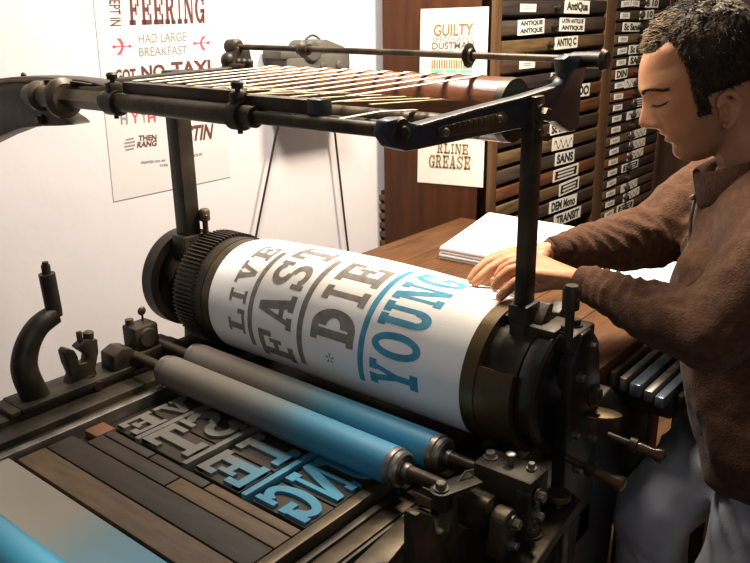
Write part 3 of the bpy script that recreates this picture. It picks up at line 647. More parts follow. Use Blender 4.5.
# --- right frame fittings
XR = -.562
qr = lambda x, y, X=XR: at(350+x/3.452, 400+y/3.452, X=X)
m = MB(); t = [qr(*p) for p in ((225, 600), (228, 400), (245, 386), (292, 402), (296, 440), (305, 466), (325, 472), (342, 455), (350, 400), (346, 345), (372, 335), (376, 400), (382, 450), (450, 430), (420, 520), (380, 620))]
m.prism(t, (-.022, 0, 0), 0, .003); hb = part('forked_bracket', m, IRON_W)
pz = qr(350, 320).z
m = MB(); a = at(441, 493, Z=pz); c = at(476, 480, Z=pz); dirv = (c-a); dirv.z = 0; nrm = V((-dirv.y, dirv.x, 0)).normalized()*.017
pts = []
for k in range(9): an = PI*k/8; pts.append(a - dirv.normalized()*.017*math.sin(an) + nrm*math.cos(an))
pts += [c-nrm, c+nrm]
m.prism(pts, (0, 0, .006), 0, .0015); m.box(a+V((-.012, -.006, -.03)), a+V((.012, .016, 0)), 0, .003); pl = part('slotted_plate', m, IRON, hb)
m = MB(); m.hexbolt(a+V((0, 0, .006)), (0, 0, 1), .0085, .012); part('bolt', m, STEEL, hb)
m = MB(); m.tube([a+dirv*.35+V((0, .012, .004)), a+dirv*.5+V((0, .018, .016)), a+dirv*.75+V((0, .014, .016)), a+dirv*.85+V((0, .004, .004))], .002, seg=8); part('spring_clip', m, STEEL, hb)
m = MB(); c = at(427, 497, Z=.93); m.box(c-V((.016, .012, .010)), c+V((.016, .012, .008)), 0, .002); part('wooden_wedge', m, WOODF)
def lever(px, py, X, w, h, th):
    c = at(px, py, X=X); m = MB(); n = 8
    pts = [c+V((0, -w/2, -h)), c+V((0, w/2, -h))]+[c+V((0, w/2*math.cos(PI*k/n), w/2*math.sin(PI*k/n)*.8)) for k in range(n+1)]
    m.prism([p+V((th/2, 0, 0)) for p in pts], (-th, 0, 0), 0, .004); o = part('link_lever', m, IRON_W)
    for dy_, dz_, r_b in ((.004, -.004, .0085), (0, -h*.62, .0075)):
        m = MB(); m.hexbolt(c+V((th/2, dy_, dz_)), (1, 0, 0), r_b, .014); part('bolt', m, STEEL, o)
lever(503, 518, -.505, .042, .062, .026); lever(528, 491, -.493, .038, .058, .026); lever(514, 505, -.528, .040, .05, .014)
c0 = at(485, 461, Z=.985); 
m = MB(); m.box((-.582, .928, .935), (-.480, .985, .984), 0, .005); m.box((-.60, .90, .84), (-.535, 1.04, .945), 0, .004); rb2 = part('roller_bearing', m, IRON)
for bx_, by_, br_ in ((-.566, .955, .0085), (-.50, .965, .006)):
    m = MB(); m.hexbolt((bx_, by_, .984), (0, 0, 1), br_, .011); part('bolt', m, STEEL, rb2)
m = MB(); m.lathe((-.532, .958, .984), (0, 0, 1), [(0, .005), (.010, .0045), (.012, .008), (.018, .008), (.02, .005), (.02, 0)]); part('oil_cup', m, STEEL, rb2)
m = MB(); zz = .872
m.prism([at(*p, Z=zz) for p in ((486, 575), (505, 545), (540, 512), (572, 492), (582, 500), (570, 515), (556, 535), (530, 575))], (0, 0, -.022), 0, .004); sp = part('side_plate', m, IRON_W)
c = at(530, 533, Z=zz); m = MB(); m.lathe(c, (0, 0, 1), [(0, .020), (.004, .020), (.005, .016), (.012, .016), (.014, .014), (.014, .008), (.011, .007), (.011, 0)]); part('oil_cap', m, IRON_W, sp)
c = at(558, 506, Z=zz); m = MB(); m.lathe(c, (0, 0, 1), [(0, .008), (.014, .008), (.014, 0)]); m.lathe(c+V((0, 0, .014)), (0, 0, 1), [(0, .018), (.002, .020), (.010, .020), (.012, .018), (.012, 0)]); m.box(c+V((-.018, -.002, .0255)), c+V((.018, .002, .0275)), 0); part('slotted_screw', m, BRONZE, sp)
# handles
def crank(px, dv, ln, name, X):
    c = at(*px, X=X); dv = V(dv).normalized(); m = MB(); m.cyl(c-dv*.05, c+dv*.012, .006, seg=16); m.lathe(c-dv*.012, dv, [(0, .012), (.012, .013), (.014, .009)], seg=20); o = part('crank_handle', m, IRON_W)
    m = MB(); m.lathe(c, dv, [(0, 0), (0, .008), (ln*.15, .0095), (ln*.55, .0085), (ln*.8, .013), (ln*.93, .013), (ln, .007), (ln, 0)], seg=24); part('hand_grip', m, HANDLE, o, label='turned wooden grip')
crank((594, 471), (.55, .05, -.10), .052, 'a', -.455)
crank((636, 446), (.55, .10, -.10), .050, 'b', -.435)
c = at(592, 411, Z=.985); m = MB()
pts = [c+V((.045*math.cos(2*PI*k/24)*(1+.15*math.cos(2*PI*k/24)), .022*math.sin(2*PI*k/24), 0)) for k in range(24)]
R = M.Rotation(.35, 3, 'Z'); pts = [c+R @ (p-c) for p in pts]; m.prism(pts, (0, 0, -.006), 0, .002); m.cyl(c-V((0.01, 0, .08)), c-V((0.01, 0, .003)), .007); part('oval_treadle', m, BRONZE)
m = MB(); m.prism([(-.52, 1.16, .55), (-.52, 1.36, .55), (-.52, 1.40, .90), (-.52, 1.30, .985), (-.52, 1.16, .96)], (-.03, 0, 0), 0, .005); part('gear_guard', m, BLACK)
m = MB(); m.cyl((-.50, 1.10, .18), (-.50, 1.10, .86), .006); part('trip_rod', m, STEEL)
m = MB(); m.prism([(-.51, 1.02, .3), (-.51, 1.10, .3), (-.51, 1.22, .98), (-.51, 1.16, 1.0)], (-.02, 0, 0), 0, .004); part('trip_lever', m, IRON)
# side delivery rails beside the feed table
for k, (x, w, mt) in enumerate(((-.545, .012, RAILB), (-.524, .014, STEEL), (-.500, .022, GLASSY), (-.474, .016, STEEL), (-.452, .018, GLASSY))):
    m = MB(); m.box((x-w/2, 1.36, .955-.004*k), (x+w/2, 2.10, .985-.006*k), 0, .003); part('side_rail', m, mt)
m = MB(); m.box((-.555, 1.40, .90), (-.44, 2.08, .952), 0, .004)
for k in range(14): m.box((-.44, 1.42+.045*k, .915), (-.428, 1.445+.045*k, .945), 0, .002)
part('rail_rack', m, IRON)
for y in (1.45, 1.98):
    m = MB(); m.box((-.55, y, .0), (-.50, y+.05, .90), 0, .004); part('rack_support', m, IRON)

# ------------------------------------------------------------------ ink slab, distributing roller, forme
SX0, SX1 = -1.283, -.737
m = MB(); m.box((SX0, .24, .896), (SX1, .535, .918), 0, .003); o = obj('ink_slab', m, SLABINK); tag(o, 'flat ink slab smeared grey to pale blue at the near end of the bed', 'ink slab')
def ink_roller(y, z, rr, x0, x1, label, mt, shaft=(.1, .1)):
    r_ = thing('inking_roller', label, 'roller', ((x0+x1)/2, y, z), 'inking rollers lying across the bed')
    m = MB(); m.lathe((x0, y, z), (1, 0, 0), [(0, 0), (0, rr*.985), (.002, rr), (x1-x0-.002, rr), (x1-x0, rr*.985), (x1-x0, 0)], 0, 56); obj('roller_sleeve', m, mt, r_)
    for xa, sg in ((x0, -1), (x1, 1)):
        m = MB(); m.lathe((xa, y, z), (sg, 0, 0), [(0, rr*.98), (.006, rr*1.0), (.010, rr*.98), (.012, rr*.9), (.020, rr*.92), (.024, rr*.8), (.024, rr*.5), (.018, rr*.42), (.034, rr*.40), (.036, 0)], 0, 40); obj('roller_end_cap', m, STEEL, r_)
        m = MB(); m.cyl((xa, y, z), (xa+sg*(.036+shaft[sg > 0]), y, z), rr*.36); obj('spindle', m, IRON_W, r_)
ink_roller(.879, .956, .0323, -1.272, -.700, 'nearer of two inking rollers under the cylinder, grey turning blue', ROLLINK, (.10, .145))
ink_roller(.954, .956, .0318, -1.275, -.672, 'inking roller tucked under the cylinder behind another, grey turning blue', ROLLINK, (.10, .135))
ink_roller(.385, .952, .033, -1.262, -.735, 'roller on the ink slab at the near end of the bed, dark turning blue', DRUMINK, (.09, .09))

TYPEZ0, TYPEZ1 = .8965, .919
YM = .716                       # where a letter row ends nearest the camera
rows = [('LIVE', -1.200, .060, .150), ('FAST', -1.094, .115, .150), ('DIE', -.945, .108, .150), ('YOUNG', -.798, .112, .116)]
def wood_letter(ch, xc, h, y0, w, label):
    """mirrored sort: the word runs towards -Y, letter tops towards -X"""
    m = MB()
    fn = lambda u, v: V((xc+h/2-v*h, y0+w*(1-u)*1., TYPEZ1))
    m.box((xc-h/2-.002, y0-.001, TYPEZ0), (xc+h/2+.002, y0+w+.001, TYPEZ1-.006), 0, .001)
    for j, st in enumerate(GL[ch]):
        n = len(st); dz = V((0, 0, j*.00012)); vs = []; lo = V((0, 0, -.0065))
        for a, c in st: vs += [fn(*a)+dz, fn(*c)+dz, fn(*a)+lo, fn(*c)+lo]
        fs = [(0, 1, 3, 2), (4*n-4, 4*n-2, 4*n-1, 4*n-3)]
        for i in range(n-1): q = 4*i; fs += [(q, q+4, q+5, q+1), (q, q+2, q+6, q+4), (q+1, q+5, q+7, q+3)]
        b2 = bmesh.new(); bv = [b2.verts.new(v) for v in vs]
        for f in fs: b2.faces.new([bv[i] for i in f])
        bmesh.ops.recalc_face_normals(b2, faces=b2.faces); m._merge(b2, 1)
    o = obj('wood_type_letter', m, [WOODD, TYPEINK], ang=0); tag(o, label, 'type letter', 'wood type letters in the forme')
words = {'LIVE': ('grey', 'nearest the left rail'), 'FAST': ('grey', 'in the second row'), 'DIE': ('grey blue', 'in the third row'), 'YOUNG': ('blue', 'nearest the right rail')}
show = {'LIVE': 'IVE', 'FAST': 'AST', 'DIE': 'IE', 'YOUNG': 'UNG'}
for wd, xc, h, pitch in rows:
    n = len(show[wd]); w = .074 if wd != 'YOUNG' else .064
    for k, ch in enumerate(show[wd]):
        y0 = YM+(n-1-k)*(w+.006)
        where = ('nearest the furniture', 'second from the furniture', 'partly under the inking roller')[n-1-k]
        wood_letter(ch, xc, h, y0, w*(.6 if ch == 'I' else 1) if False else w, 'mirrored %s type letter %s %s, %s' % (words[wd][0], ch, words[wd][1], where))
for xc, lab in ((-1.161, 'thin raised rule between the first and second rows of grey type'), (-1.024, 'thin raised rule between the second and third rows of type'), (-.873, 'blue inked rule between the third row and the blue type')):
    m = MB(); m.box((xc-.006, YM-.004, TYPEZ0), (xc+.006, .99, TYPEZ1), 0, .001); tag(obj('printing_rule', m, TYPEINK), lab, 'printing rule', 'printing rules in the forme')
fur = [((-1.275, .676), (-1.235, .716), WOODR, 'short russet wood furniture block at the far left of the forme'), ((-1.232, .690), (-1.10, .709), WOODD, 'dark wood furniture strip against the ends of the grey type'), ((-1.095, .690), (-.95, .709), WOODD, 'dark wood furniture strip against the middle rows'),
       ((-1.0, .655), (-.742, .687), WOODF, 'pale wood furniture block at the right below the blue type'), ((-1.232, .655), (-1.004, .687), WOODD, 'dark brown furniture block left of the pale block'),
       ((-1.275, .600), (-.742, .652), WOODD, 'long dark wood furniture strip across the whole forme'), ((-1.275, .545), (-.742, .597), WOODF, 'long tan wood furniture strip beside the ink slab'), ((-.945, .690), (-.742, .709), WOODF, 'narrow pale furniture strip against the blue type')]
for (x0, y0), (x1, y1), mt, lab in fur:
    m = MB(); m.box((x0, y0, TYPEZ0), (x1, y1, .912), 0, .0015); tag(obj('wood_furniture', m, mt), lab, 'wooden block', 'wood furniture in the forme')

# ------------------------------------------------------------------ printed sheet on the cylinder
R0 = AR
TAIL0 = rad(94); S1 = R0*TAIL0
def sheet(s, X, off=0.):
    """arc length from the front horizontal of the cylinder, upwards and over the top"""
    bul = math.sin(PI*min(1, max(0, (X+1.30)/.66)))
    if s <= S1:
        t = s/R0; rr = R0+off+.006*bul*max(0, (t-rad(60))/rad(34))**2
        return V((X, AY-rr*math.cos(t), AZ+rr*math.sin(t)))
    e = s-S1; t = TAIL0; rr = R0+off+.006*bul
    p = V((X, AY-rr*math.cos(t), AZ+rr*math.sin(t)))
    return p+V((0, e*.985, -e*.06-e*e*1.6+.09*e*bul))
m = MB(); nx = 40; ss = [R0*rad(-72)+k*(S1+R0*rad(72))/64 for k in range(65)]+[S1+.075*(k+1)/8 for k in range(8)]
vs = []; fs = []
for off in (0, .0006):
    for s in ss:
        for i in range(nx+1): vs.append(sheet(s, -1.299+.638*i/nx, off))
N = nx+1; ns = len(ss); Q = N*ns
for j in range(ns-1):
    for i in range(nx):
        a = j*N+i; fs += [(a, a+N, a+N+1, a+1), (Q+a, Q+a+1, Q+a+N+1, Q+a+N)]
for j in range(ns-1): a = j*N; fs += [(a, Q+a, Q+a+N, a+N), (a+nx, a+nx+N, Q+a+nx+N, Q+a+nx)]
for i in range(nx): fs += [(i, i+1, Q+i+1, Q+i), ((ns-1)*N+i, Q+(ns-1)*N+i, Q+(ns-1)*N+i+1, (ns-1)*N+i+1)]
m.quads(vs, fs)
def pword(word, s0, s1, xl, xh, mi, gap=.14):
    ws = [.62 if c == 'I' else 1. for c in word]; tot = sum(ws)+gap*(len(word)-1); p = 0
    for ch, w in zip(word, ws):
        a, b2 = s0+(s1-s0)*p/tot, s0+(s1-s0)*(p+w)/tot
        glyph(m, ch, lambda u, v: sheet(a+(b2-a)*u, xl+(xh-xl)*v, .0011), mi); p += w+gap
dg = lambda a: R0*rad(a)
pword('LIVE', dg(-14), dg(91), -1.186, -1.236, 1)
pword('FAST', dg(-32), dg(112), -1.052, -1.146, 1)
pword('DIE', dg(7), dg(96), -.893, -1.000, 1)
pword('YOUNG', dg(-17), dg(112), -.745, -.853, 2)
for x0, x1, a, c, mi in ((-1.176, -1.163, -24, 84, 1), (-1.036, -1.022, -26, 92, 1), (-.881, -.868, -20, 108, 2)):
    vs = []; 
    for k in range(41): s = dg(a+(c-a)*k/40); vs += [sheet(s, x0, .0011), sheet(s, x1, .0011)]
    m.quads(vs, [(2*i, 2*i+1, 2*i+3, 2*i+2) for i in range(40)], mi)
for k in range(5):
    an = 2*PI*k/5; u = lambda r_, t: sheet(dg(-8)+r_*math.cos(t), -.951+r_*math.sin(t), .0011)
    m.quads([u(.001, an), u(.009, an-.25), u(.012, an), u(.009, an+.25)], [(0, 1, 2, 3)], 1)
o = obj('printed_sheet', m, [PAPER, INKG, INKB]); tag(o, 'white printed paper sheet with grey and blue lettering wrapped round the cylinder', 'paper')

# ------------------------------------------------------------------ person
HO = at(692.5, 84, d=1.40)
az = rad(117); Fh = V((-math.sin(az), math.cos(az), 0)); tl = rad(20)
HF = Fh*math.cos(tl)-V((0, 0, 1))*math.sin(tl); HU = V((0, 0, 1))*math.cos(tl)+Fh*math.sin(tl); HL = V((0, 0, 1)).cross(Fh).normalized()
hw = lambda f, l, u: HO+HF*f+HL*l+HU*u
def hloc(p): d = p-HO; return d.dot(HF), d.dot(HL), d.dot(HU)
def lerp_tab(tab, x):
    if x <= tab[0][0]: return tab[0][1]
    if x >= tab[-1][0]: return tab[-1][1]
    n = len(tab)
    sl = [(tab[i+1][1]-tab[i][1])/(tab[i+1][0]-tab[i][0]) for i in range(n-1)]
    tg = [sl[0]]+[0 if sl[i-1]*sl[i] <= 0 else 2*sl[i-1]*sl[i]/(sl[i-1]+sl[i]) for i in range(1, n-1)]+[sl[-1]]
    for i in range(n-1):
        if x <= tab[i+1][0]:
            h = tab[i+1][0]-tab[i][0]; t = (x-tab[i][0])/h
            return (2*t**3-3*t*t+1)*tab[i][1]+(t**3-2*t*t+t)*h*tg[i]+(3*t*t-2*t**3)*tab[i+1][1]+(t**3-t*t)*h*tg[i+1]
FT = [(-.132, .030), (-.126, .044), (-.116, .054), (-.104, .057), (-.085, .0595), (-.06, .0675), (-.03, .0775), (-.005, .0815), (.008, .0845), (.02, .0865), (.036, .0835), (.055, .077), (.078, .063), (.096, .042), (.110, .014), (.118, -.018), (.122, -.04)]
BT = [(-.132, .0), (-.12, -.03), (-.10, -.058), (-.08, -.075), (-.04, -.098), (0, -.110), (.04, -.113), (.07, -.109), (.095, -.096), (.11, -.078), (.118, -.058), (.122, -.045)]
WT = [(-.132, .012), (-.126, .022), (-.115, .036), (-.10, .047), (-.08, .055), (-.05, .062), (-.02, .067), (.01, .072), (.04, .075), (.07, .071), (.095, .056), (.11, .036), (.118, .018), (.122, .004)]
def head_mesh(off=0.):
    m = MB(); nu, nphi = 110, 128; rows_ = []
    for i in range(nu+1):
        u = -.132+.254*i/nu; f, bk, w = lerp_tab(FT, u), lerp_tab(BT, u), lerp_tab(WT, u); c = (f+bk)/2; a = (f-bk)/2; rw = []
        for k in range(nphi):
            p = 2*PI*k/nphi; cs, sn = math.cos(p), math.sin(p); e = .82
            if cs > 0: e = .82+.75*max(0, min(1, (.075-u)/.03))*max(0, min(1, (u+.125)/.02))
            x = c+a*math.copysign(abs(cs)**e, cs); y = w*math.copysign(abs(sn)**.92, sn)
            if cs > 0:
                G = lambda yc, ys, uc, us: math.exp(-((abs(y)-yc)/ys)**2-((u-uc)/us)**2)
                n = lerp_tab([(-.058, 0), (-.053, .010), (-.048, .024), (-.042, .029), (-.035, .027), (-.02, .0165), (-.005, .0065), (.008, .001), (.012, 0)], u); sg = lerp_tab([(-.055, .0125), (-.04, .0115), (-.01, .0075), (.01, .008)], u)
                x_ = n*math.exp(-(y/sg)**2)
                x_ += .0085*G(.0145, .0055, -.0465, .0075)     # nostril wings
                x_ -= .0045*G(.020, .0045, -.040, .010)        # crease beside the nose
                x_ -= .0160*G(.032, .0145, -.001, .0120)       # eye sockets
                x_ += .0085*G(.0315, .0115, -.005, .0075)      # lids
                x_ -= .0020*G(.0315, .012, -.0105, .0016)      # lash line
                x_ += .0045*G(.028, .017, .018, .0075)         # brow ridge
                x_ += .0035*G(.044, .014, -.030, .014)         # cheek bone
                x_ += .0075*G(0, .022, -.066, .0058)+.0085*G(0, .020, -.080, .0062)+.0035*G(0, .016, -.057, .006)
                x_ -= .0042*G(0, .024, -.0727, .0021)+.002*G(0, .02, -.091, .006)
                x_ += .0045*G(0, .020, -.108, .011)            # chin
                x_ -= .0016*G(.036, .006, -.066, .02)          # fold by the mouth
                x += x_*min(1, cs*2.2)
            rw.append((x, y, u))
        rows_.append(rw)
    vs = [hw(*p) for rw in rows_ for p in rw]; fs = [(i*nphi+k, i*nphi+(k+1) % nphi, (i+1)*nphi+(k+1) % nphi, (i+1)*nphi+k) for i in range(nu) for k in range(nphi)]
    fs += [tuple(range(nphi))[::-1], tuple(range(nu*nphi, nu*nphi+nphi))]
    m.quads(vs, fs); return m
def hull(mb, balls, m=0):
    b2 = bmesh.new()
    for c, rr in balls:
        sc = rr if isinstance(rr, (tuple, list)) else (rr,)*3
        q2 = bmesh.ops.create_icosphere(b2, subdivisions=2, radius=1)
        for v in q2['verts']: v.co = V((v.co.x*sc[0], v.co.y*sc[1], v.co.z*sc[2]))+V(c)
    r_ = bmesh.ops.convex_hull(b2, input=list(b2.verts))
    bmesh.ops.delete(b2, geom=[g for g in set(r_['geom_interior'])|set(r_['geom_unused']) if isinstance(g, bmesh.types.BMVert)], context='VERTS')
    bmesh.ops.recalc_face_normals(b2, faces=b2.faces); mb._merge(b2, m)
def chain(mb, pts):
    for a, c in zip(pts, pts[1:]): hull(mb, [a, c])
def remesh(mb, vox, smooth=4, fac=.5):
    me = bpy.data.meshes.new('r'); mb.bm.to_mesh(me); mb.bm.free(); o = bpy.data.objects.new('r', me); S.collection.objects.link(o)
    md = o.modifiers.new('r', 'REMESH'); md.mode = 'VOXEL'; md.voxel_size = vox; md.adaptivity = 0
    bpy.context.view_layer.update()
    ne = bpy.data.meshes.new_from_object(o.evaluated_get(bpy.context.evaluated_depsgraph_get()))
    bpy.data.objects.remove(o); bpy.data.meshes.remove(me)
    b2 = bmesh.new(); b2.from_mesh(ne)
    for _ in range(smooth): bmesh.ops.smooth_vert(b2, verts=b2.verts, factor=fac, use_axis_x=True, use_axis_y=True, use_axis_z=True)
    for f in b2.faces: f.smooth = True
    b2.to_mesh(ne); b2.free(); return ne

NB = V((-.375, 1.50, 1.375)); SHL = V((-.265, 1.315, 1.305)); SHR = V((-.455, 1.675, 1.325))
ELL = at(708, 333, d=1.235); WRL = at(577, 281, d=1.405); ELR = V((-.555, 1.535, 1.213)); WRR = at(549, 252, d=1.51)
PEL = V((-.27, 1.50, .95)); HPR = V((-.32, 1.59, .90)); HPL = V((-.235, 1.40, .90))
KNR = at(652, 512, d=1.62); KNL = V((-.285, 1.33, .50)); ANR = V((-.43, 1.46, .09)); ANL = V((-.27, 1.36, .09))
person = thing('person', 'man in brown fleece and jeans leaning over the press, hands at the sheet', 'person', (-.3, 1.45, 0))
bm_ = head_mesh()
chain(bm_, [(hw(-.035, 0, -.055), .056), (hw(-.055, 0, -.115), .054), (NB, .060)])
hull(bm_, [(SHL, .05), (SHR, .05), (NB-V((0, 0, .02)), .06), (PEL+V((0, 0, .1)), .10)])
hull(bm_, [(PEL+V((0, 0, .1)), .10), (HPL, .085), (HPR, .085)])
for sh, el, wr_ in ((SHL, ELL, WRL), (SHR, ELR, WRR)): chain(bm_, [(sh, .045), (el, .038), (wr_.lerp(el, .3), .029), (wr_, .0215)])
for hp, kn, an in ((HPL, KNL, ANL), (HPR, KNR, ANR)): chain(bm_, [(hp, .078), (kn, .055), (an, .04)]); hull(bm_, [(an-V((0, 0, .04)), .035), (an+V((-.15, -.04, -.055)), .025)])
# ears
for sd in (-1, 1):
    e0 = lambda f, u, l=0.: hw(f+.013, sd*(.068+l), u-.001)
    pts = [(-.036, -.038), (-.040, -.026), (-.052, -.020), (-.064, -.026), (-.067, -.042), (-.060, -.058), (-.050, -.070), (-.042, -.078), (-.037, -.072)]
    chain(bm_, [(e0(f, u, .010 if f < -.045 else .004), .0052) for f, u in pts])
    chain(bm_, [(e0(-.042, -.036, .004), .004), (e0(-.050, -.034, .009), .004), (e0(-.056, -.044, .010), .004), (e0(-.052, -.058, .006), .004)])
    hull(bm_, [(e0(-.040, -.040, -.006), .006), (e0(-.058, -.036, .001), .005), (e0(-.056, -.054, 0), .005), (e0(-.042, -.070, -.004), .006)])
    hull(bm_, [(e0(-.036, -.050, .003), .0045), (e0(-.036, -.056, .003), .0045)])
def hand(wr_, kn, side, fingers, thumb):
    """wr_ wrist, kn knuckle line (index first), fingers = joint lists"""
    for a in kn: chain(bm_, [(wr_, .020), (wr_.lerp(a, .55), .0145), (a, .0115)])
    for a, c in zip(kn, kn[1:]): hull(bm_, [(wr_, .018), (a, .0105), (c, .0105), (wr_.lerp(a, .5), .0135)])
    for a, js in zip(kn, fingers):
        rr = [.0112, .0104, .0096, .0084]; chain(bm_, [(p, rr[i]) for i, p in enumerate([a]+js)])
    chain(bm_, [(wr_.lerp(thumb[0], .3), .015), (thumb[0], .0125), (thumb[1], .0105), (thumb[2], .0085)])
# far hand: fingers reach over the sheet's back edge
D = 1.5; g = lambda x, y, d: at(x, y, d=d)
hand(WRR, [g(505, 261, 1.475), g(504, 256, 1.495), g(508, 253, 1.515), g(514, 253, 1.535)], 'R',
     [[g(490, 269, 1.465), g(481, 277, 1.46), g(475, 283, 1.458)], [g(487, 263, 1.49), g(477, 271, 1.485), g(471, 279, 1.482)], [g(493, 258, 1.52), g(483, 265, 1.52), g(477, 273, 1.52)], [g(500, 257, 1.55), g(491, 263, 1.55), g(486, 269, 1.55)]],
     [g(524, 268, 1.46), g(508, 276, 1.445), g(494, 281, 1.44)])
hand(WRL, [g(534, 275, 1.375), g(528, 266, 1.39), g(529, 260, 1.41), g(533, 257, 1.43)], 'L',
     [[g(515, 283, 1.37), g(506, 291, 1.372), g(500, 297, 1.376)], [g(509, 271, 1.39), g(500, 279, 1.39), g(495, 287, 1.392)], [g(512, 264, 1.415), g(503, 269, 1.42), g(498, 276, 1.42)], [g(517, 261, 1.44), g(509, 265, 1.445), g(504, 270, 1.445)]],
     [g(551, 283, 1.385), g(540, 287, 1.39), g(530, 289, 1.40)])
body_me = remesh(bm_, .0026, 3, .4)
# skin: stubble and lips follow the face itself
at_ = body_me.attributes.new('stubble', 'FLOAT', 'POINT'); al = body_me.attributes.new('lips', 'FLOAT', 'POINT'); at_ = body_me.attributes['stubble']; al = body_me.attributes['lips']
ss_ = lambda a, c, x: max(0, min(1, (x-a)/(c-a)))
for i, v in enumerate(body_me.vertices):
    f, l, u = hloc(v.co)
    if -.15 < u < -.03 and abs(l) < .09 and f > -.045 and abs(f) < .13:
        jaw = ss_(-.045, -.075, u+.25*(f-.03)) * ss_(-.05, -.02, f)
        side = ss_(.028, .004, f)*ss_(-.04, -.02, f)*ss_(-.035, -.052, u)
        must = math.exp(-((u+.060)/.005)**2)*ss_(.03, .018, abs(l))*ss_(.05, .07, f)
        at_.data[i].value = min(1, max(jaw*.9, side, must*.7))
        al.data[i].value = math.exp(-((u+.072)/.0085)**4)*ss_(.027, .02, abs(l))*ss_(.055, .066, f)
m_ = mat('skin', (.50, .245, .125), .5, 0, (.43, .195, .098), 22, .12, 150, spec=.35); nt = m_.node_tree; bs = nt.nodes['Principled BSDF']
bs.inputs['Subsurface Weight'].default_value = .12; bs.inputs['Subsurface Radius'].default_value = (.9, .35, .2); bs.inputs['Subsurface Scale'].default_value = .008
srcc = bs.inputs['Base Color'].links[0].from_socket
for an, colr, k in (('stubble', (.13, .075, .045), .5), ('lips', (.42, .15, .11), .6)):
    aN = nt.nodes.new('ShaderNodeAttribute'); aN.attribute_name = an; mx = nt.nodes.new('ShaderNodeMix'); mx.data_type = 'RGBA'; ml = nt.nodes.new('ShaderNodeMath'); ml.operation = 'MULTIPLY'; ml.inputs[1].default_value = k
    nt.links.new(aN.outputs['Fac'], ml.inputs[0]); nt.links.new(ml.outputs[0], mx.inputs['Factor']); nt.links.new(srcc, mx.inputs[6]); mx.inputs[7].default_value = (*colr, 1); srcc = mx.outputs[2]
nt.links.new(srcc, bs.inputs['Base Color']); body_me.materials.append(m_)
body = link('body', body_me, person, 0)
# hair: shell grown from the skull plus locks
def hair_mask(f, l, u):
    if f > .05: lim = .078
    elif f > .022: lim = .078+(.05-f)*.42
    elif f > .010: lim = .09-(.022-f)*4.2
    elif f > -.010: lim = -.05
    elif f > -.080: lim = -.016
    else: lim = -.095
    return u-lim
hm = MB(); hb2 = head_mesh().bm; 
keep = {}
vs = []; inner = []
hb2.normal_update()
fl = []
for f in hb2.faces:
    if len(f.verts) > 4: continue
    c = sum((v.co for v in f.verts), V())/len(f.verts)
    if hair_mask(*hloc(c)) > 0: fl.append(f)
def hv(v, lift):
    f, l, u = hloc(v.co); e = max(0, min(1, hair_mask(f, l, u)/.018)); n = v.normal
    if n.dot(v.co-hw(-.02, 0, .0)) < 0: n = -n
    lng = .003+.0085*ss_(.03, .11, u)+.003*ss_(.05, .0, f)-.003*ss_(.02, .06, f)
    k = noise.noise(V((f*70, l*110, u*55)))*.0028+noise.noise(V((f*240, l*260, u*120)))*.0016
    return v.co+n*((.0008+lng*e+k*e) if lift else -.004)
idx = {}
for f in fl:
    for v in f.verts:
        if v not in idx: idx[v] = len(idx)
n = len(idx); vl = list(idx); V_ = [hv(v, 1) for v in vl]+[hv(v, 0) for v in vl]; F_ = []
fset = set(fl)
for f in fl:
    q2 = [idx[v] for v in f.verts]; F_.append(tuple(q2)); F_.append(tuple(n+i for i in q2[::-1]))
    for e in f.edges:
        if sum(1 for g2 in e.link_faces if g2 in fset) == 1: a, c = idx[e.verts[0]], idx[e.verts[1]]; F_.append((a, c, n+c, n+a))
hm.quads(V_, F_)
random.seed(3)
cand = [v for v in vl if hair_mask(*hloc(v.co)) > .004]
for k in range(2600):
    v = random.choice(cand); f, l, u = hloc(v.co); base = hv(v, 1)
    nn = (v.co-hw(-.03, 0, .01)).normalized()
    top = ss_(.05, .10, u)
    flow = (HF*(.9*top-.25*(1-top))+HU*(-.9*(1-top)+.1)+HL*random.uniform(-.35, .35)+V([random.uniform(-.25, .25) for _ in range(3)])).normalized()
    ln = (random.uniform(.008, .014)+.006*top)*(1-.45*ss_(.02, .06, f))
    p0 = base-nn*.003; p1 = base+flow*ln*.5+nn*(.0012+.002*top); p2 = base+flow*ln+nn*(.0005+.0015*top)
    hm.tube([p0, p1, p2], [.0010, .0008, .0002], 1 if (f > -.055 and top > .25 and random.random() < .06+.75*ss_(-.03, .035, f)) else 0, 4, cap=False)  # locks towards the front top mostly take the painted lamp highlight
hb2.free()
obj('hair', hm, [HAIR, HAIRLIT], person, 0)
from mathutils.bvhtree import BVHTree
bv_ = BVHTree.FromPolygons([v.co.copy() for v in body_me.vertices], [tuple(p.vertices) for p in body_me.polygons])
off_ = root_of(body).location
def on_face(l, u):
    h = bv_.ray_cast(hw(.2, l, u)-off_, -HF); return h[0]+off_ if h[0] else hw(.08, l, u)
hm = MB(); random.seed(5)
for sd in (-1, 1):
    for k in range(150):
        t = random.random(); l = .013+.036*t; u = .0125+.006*math.sin(PI*min(1, t*1.15))-.004*max(0, t-.6)+random.uniform(-.0022, .0022)
        p = on_face(sd*l, u); q = on_face(sd*(l+.007), u+.0008)
        hm.tube([p, p.lerp(q, .5)+HF*.0018, q+HF*.0006], [.0007, .0006, .0002], 0, 4, cap=False)
obj('eyebrows', hm, HAIR, person, 0)
hm = MB()
for sd in (-1, 1):
    pts = [on_face(sd*(.0185+.026*k/10), -.0095-.0035*math.sin(PI*k/10)) for k in range(11)]
    hm.tube([p+HF*.0004 for p in pts], [.0003]+[.0011]*9+[.0004], 0, 6)
    for k in range(22):
        t = (k+.5)/22; p = on_face(sd*(.0195+.024*t), -.0095-.0035*math.sin(PI*t)); hm.tube([p, p+HF*.0045-HU*.0035+HL*sd*(t-.3)*.004], [.0005, .0001], 0, 4, cap=False)
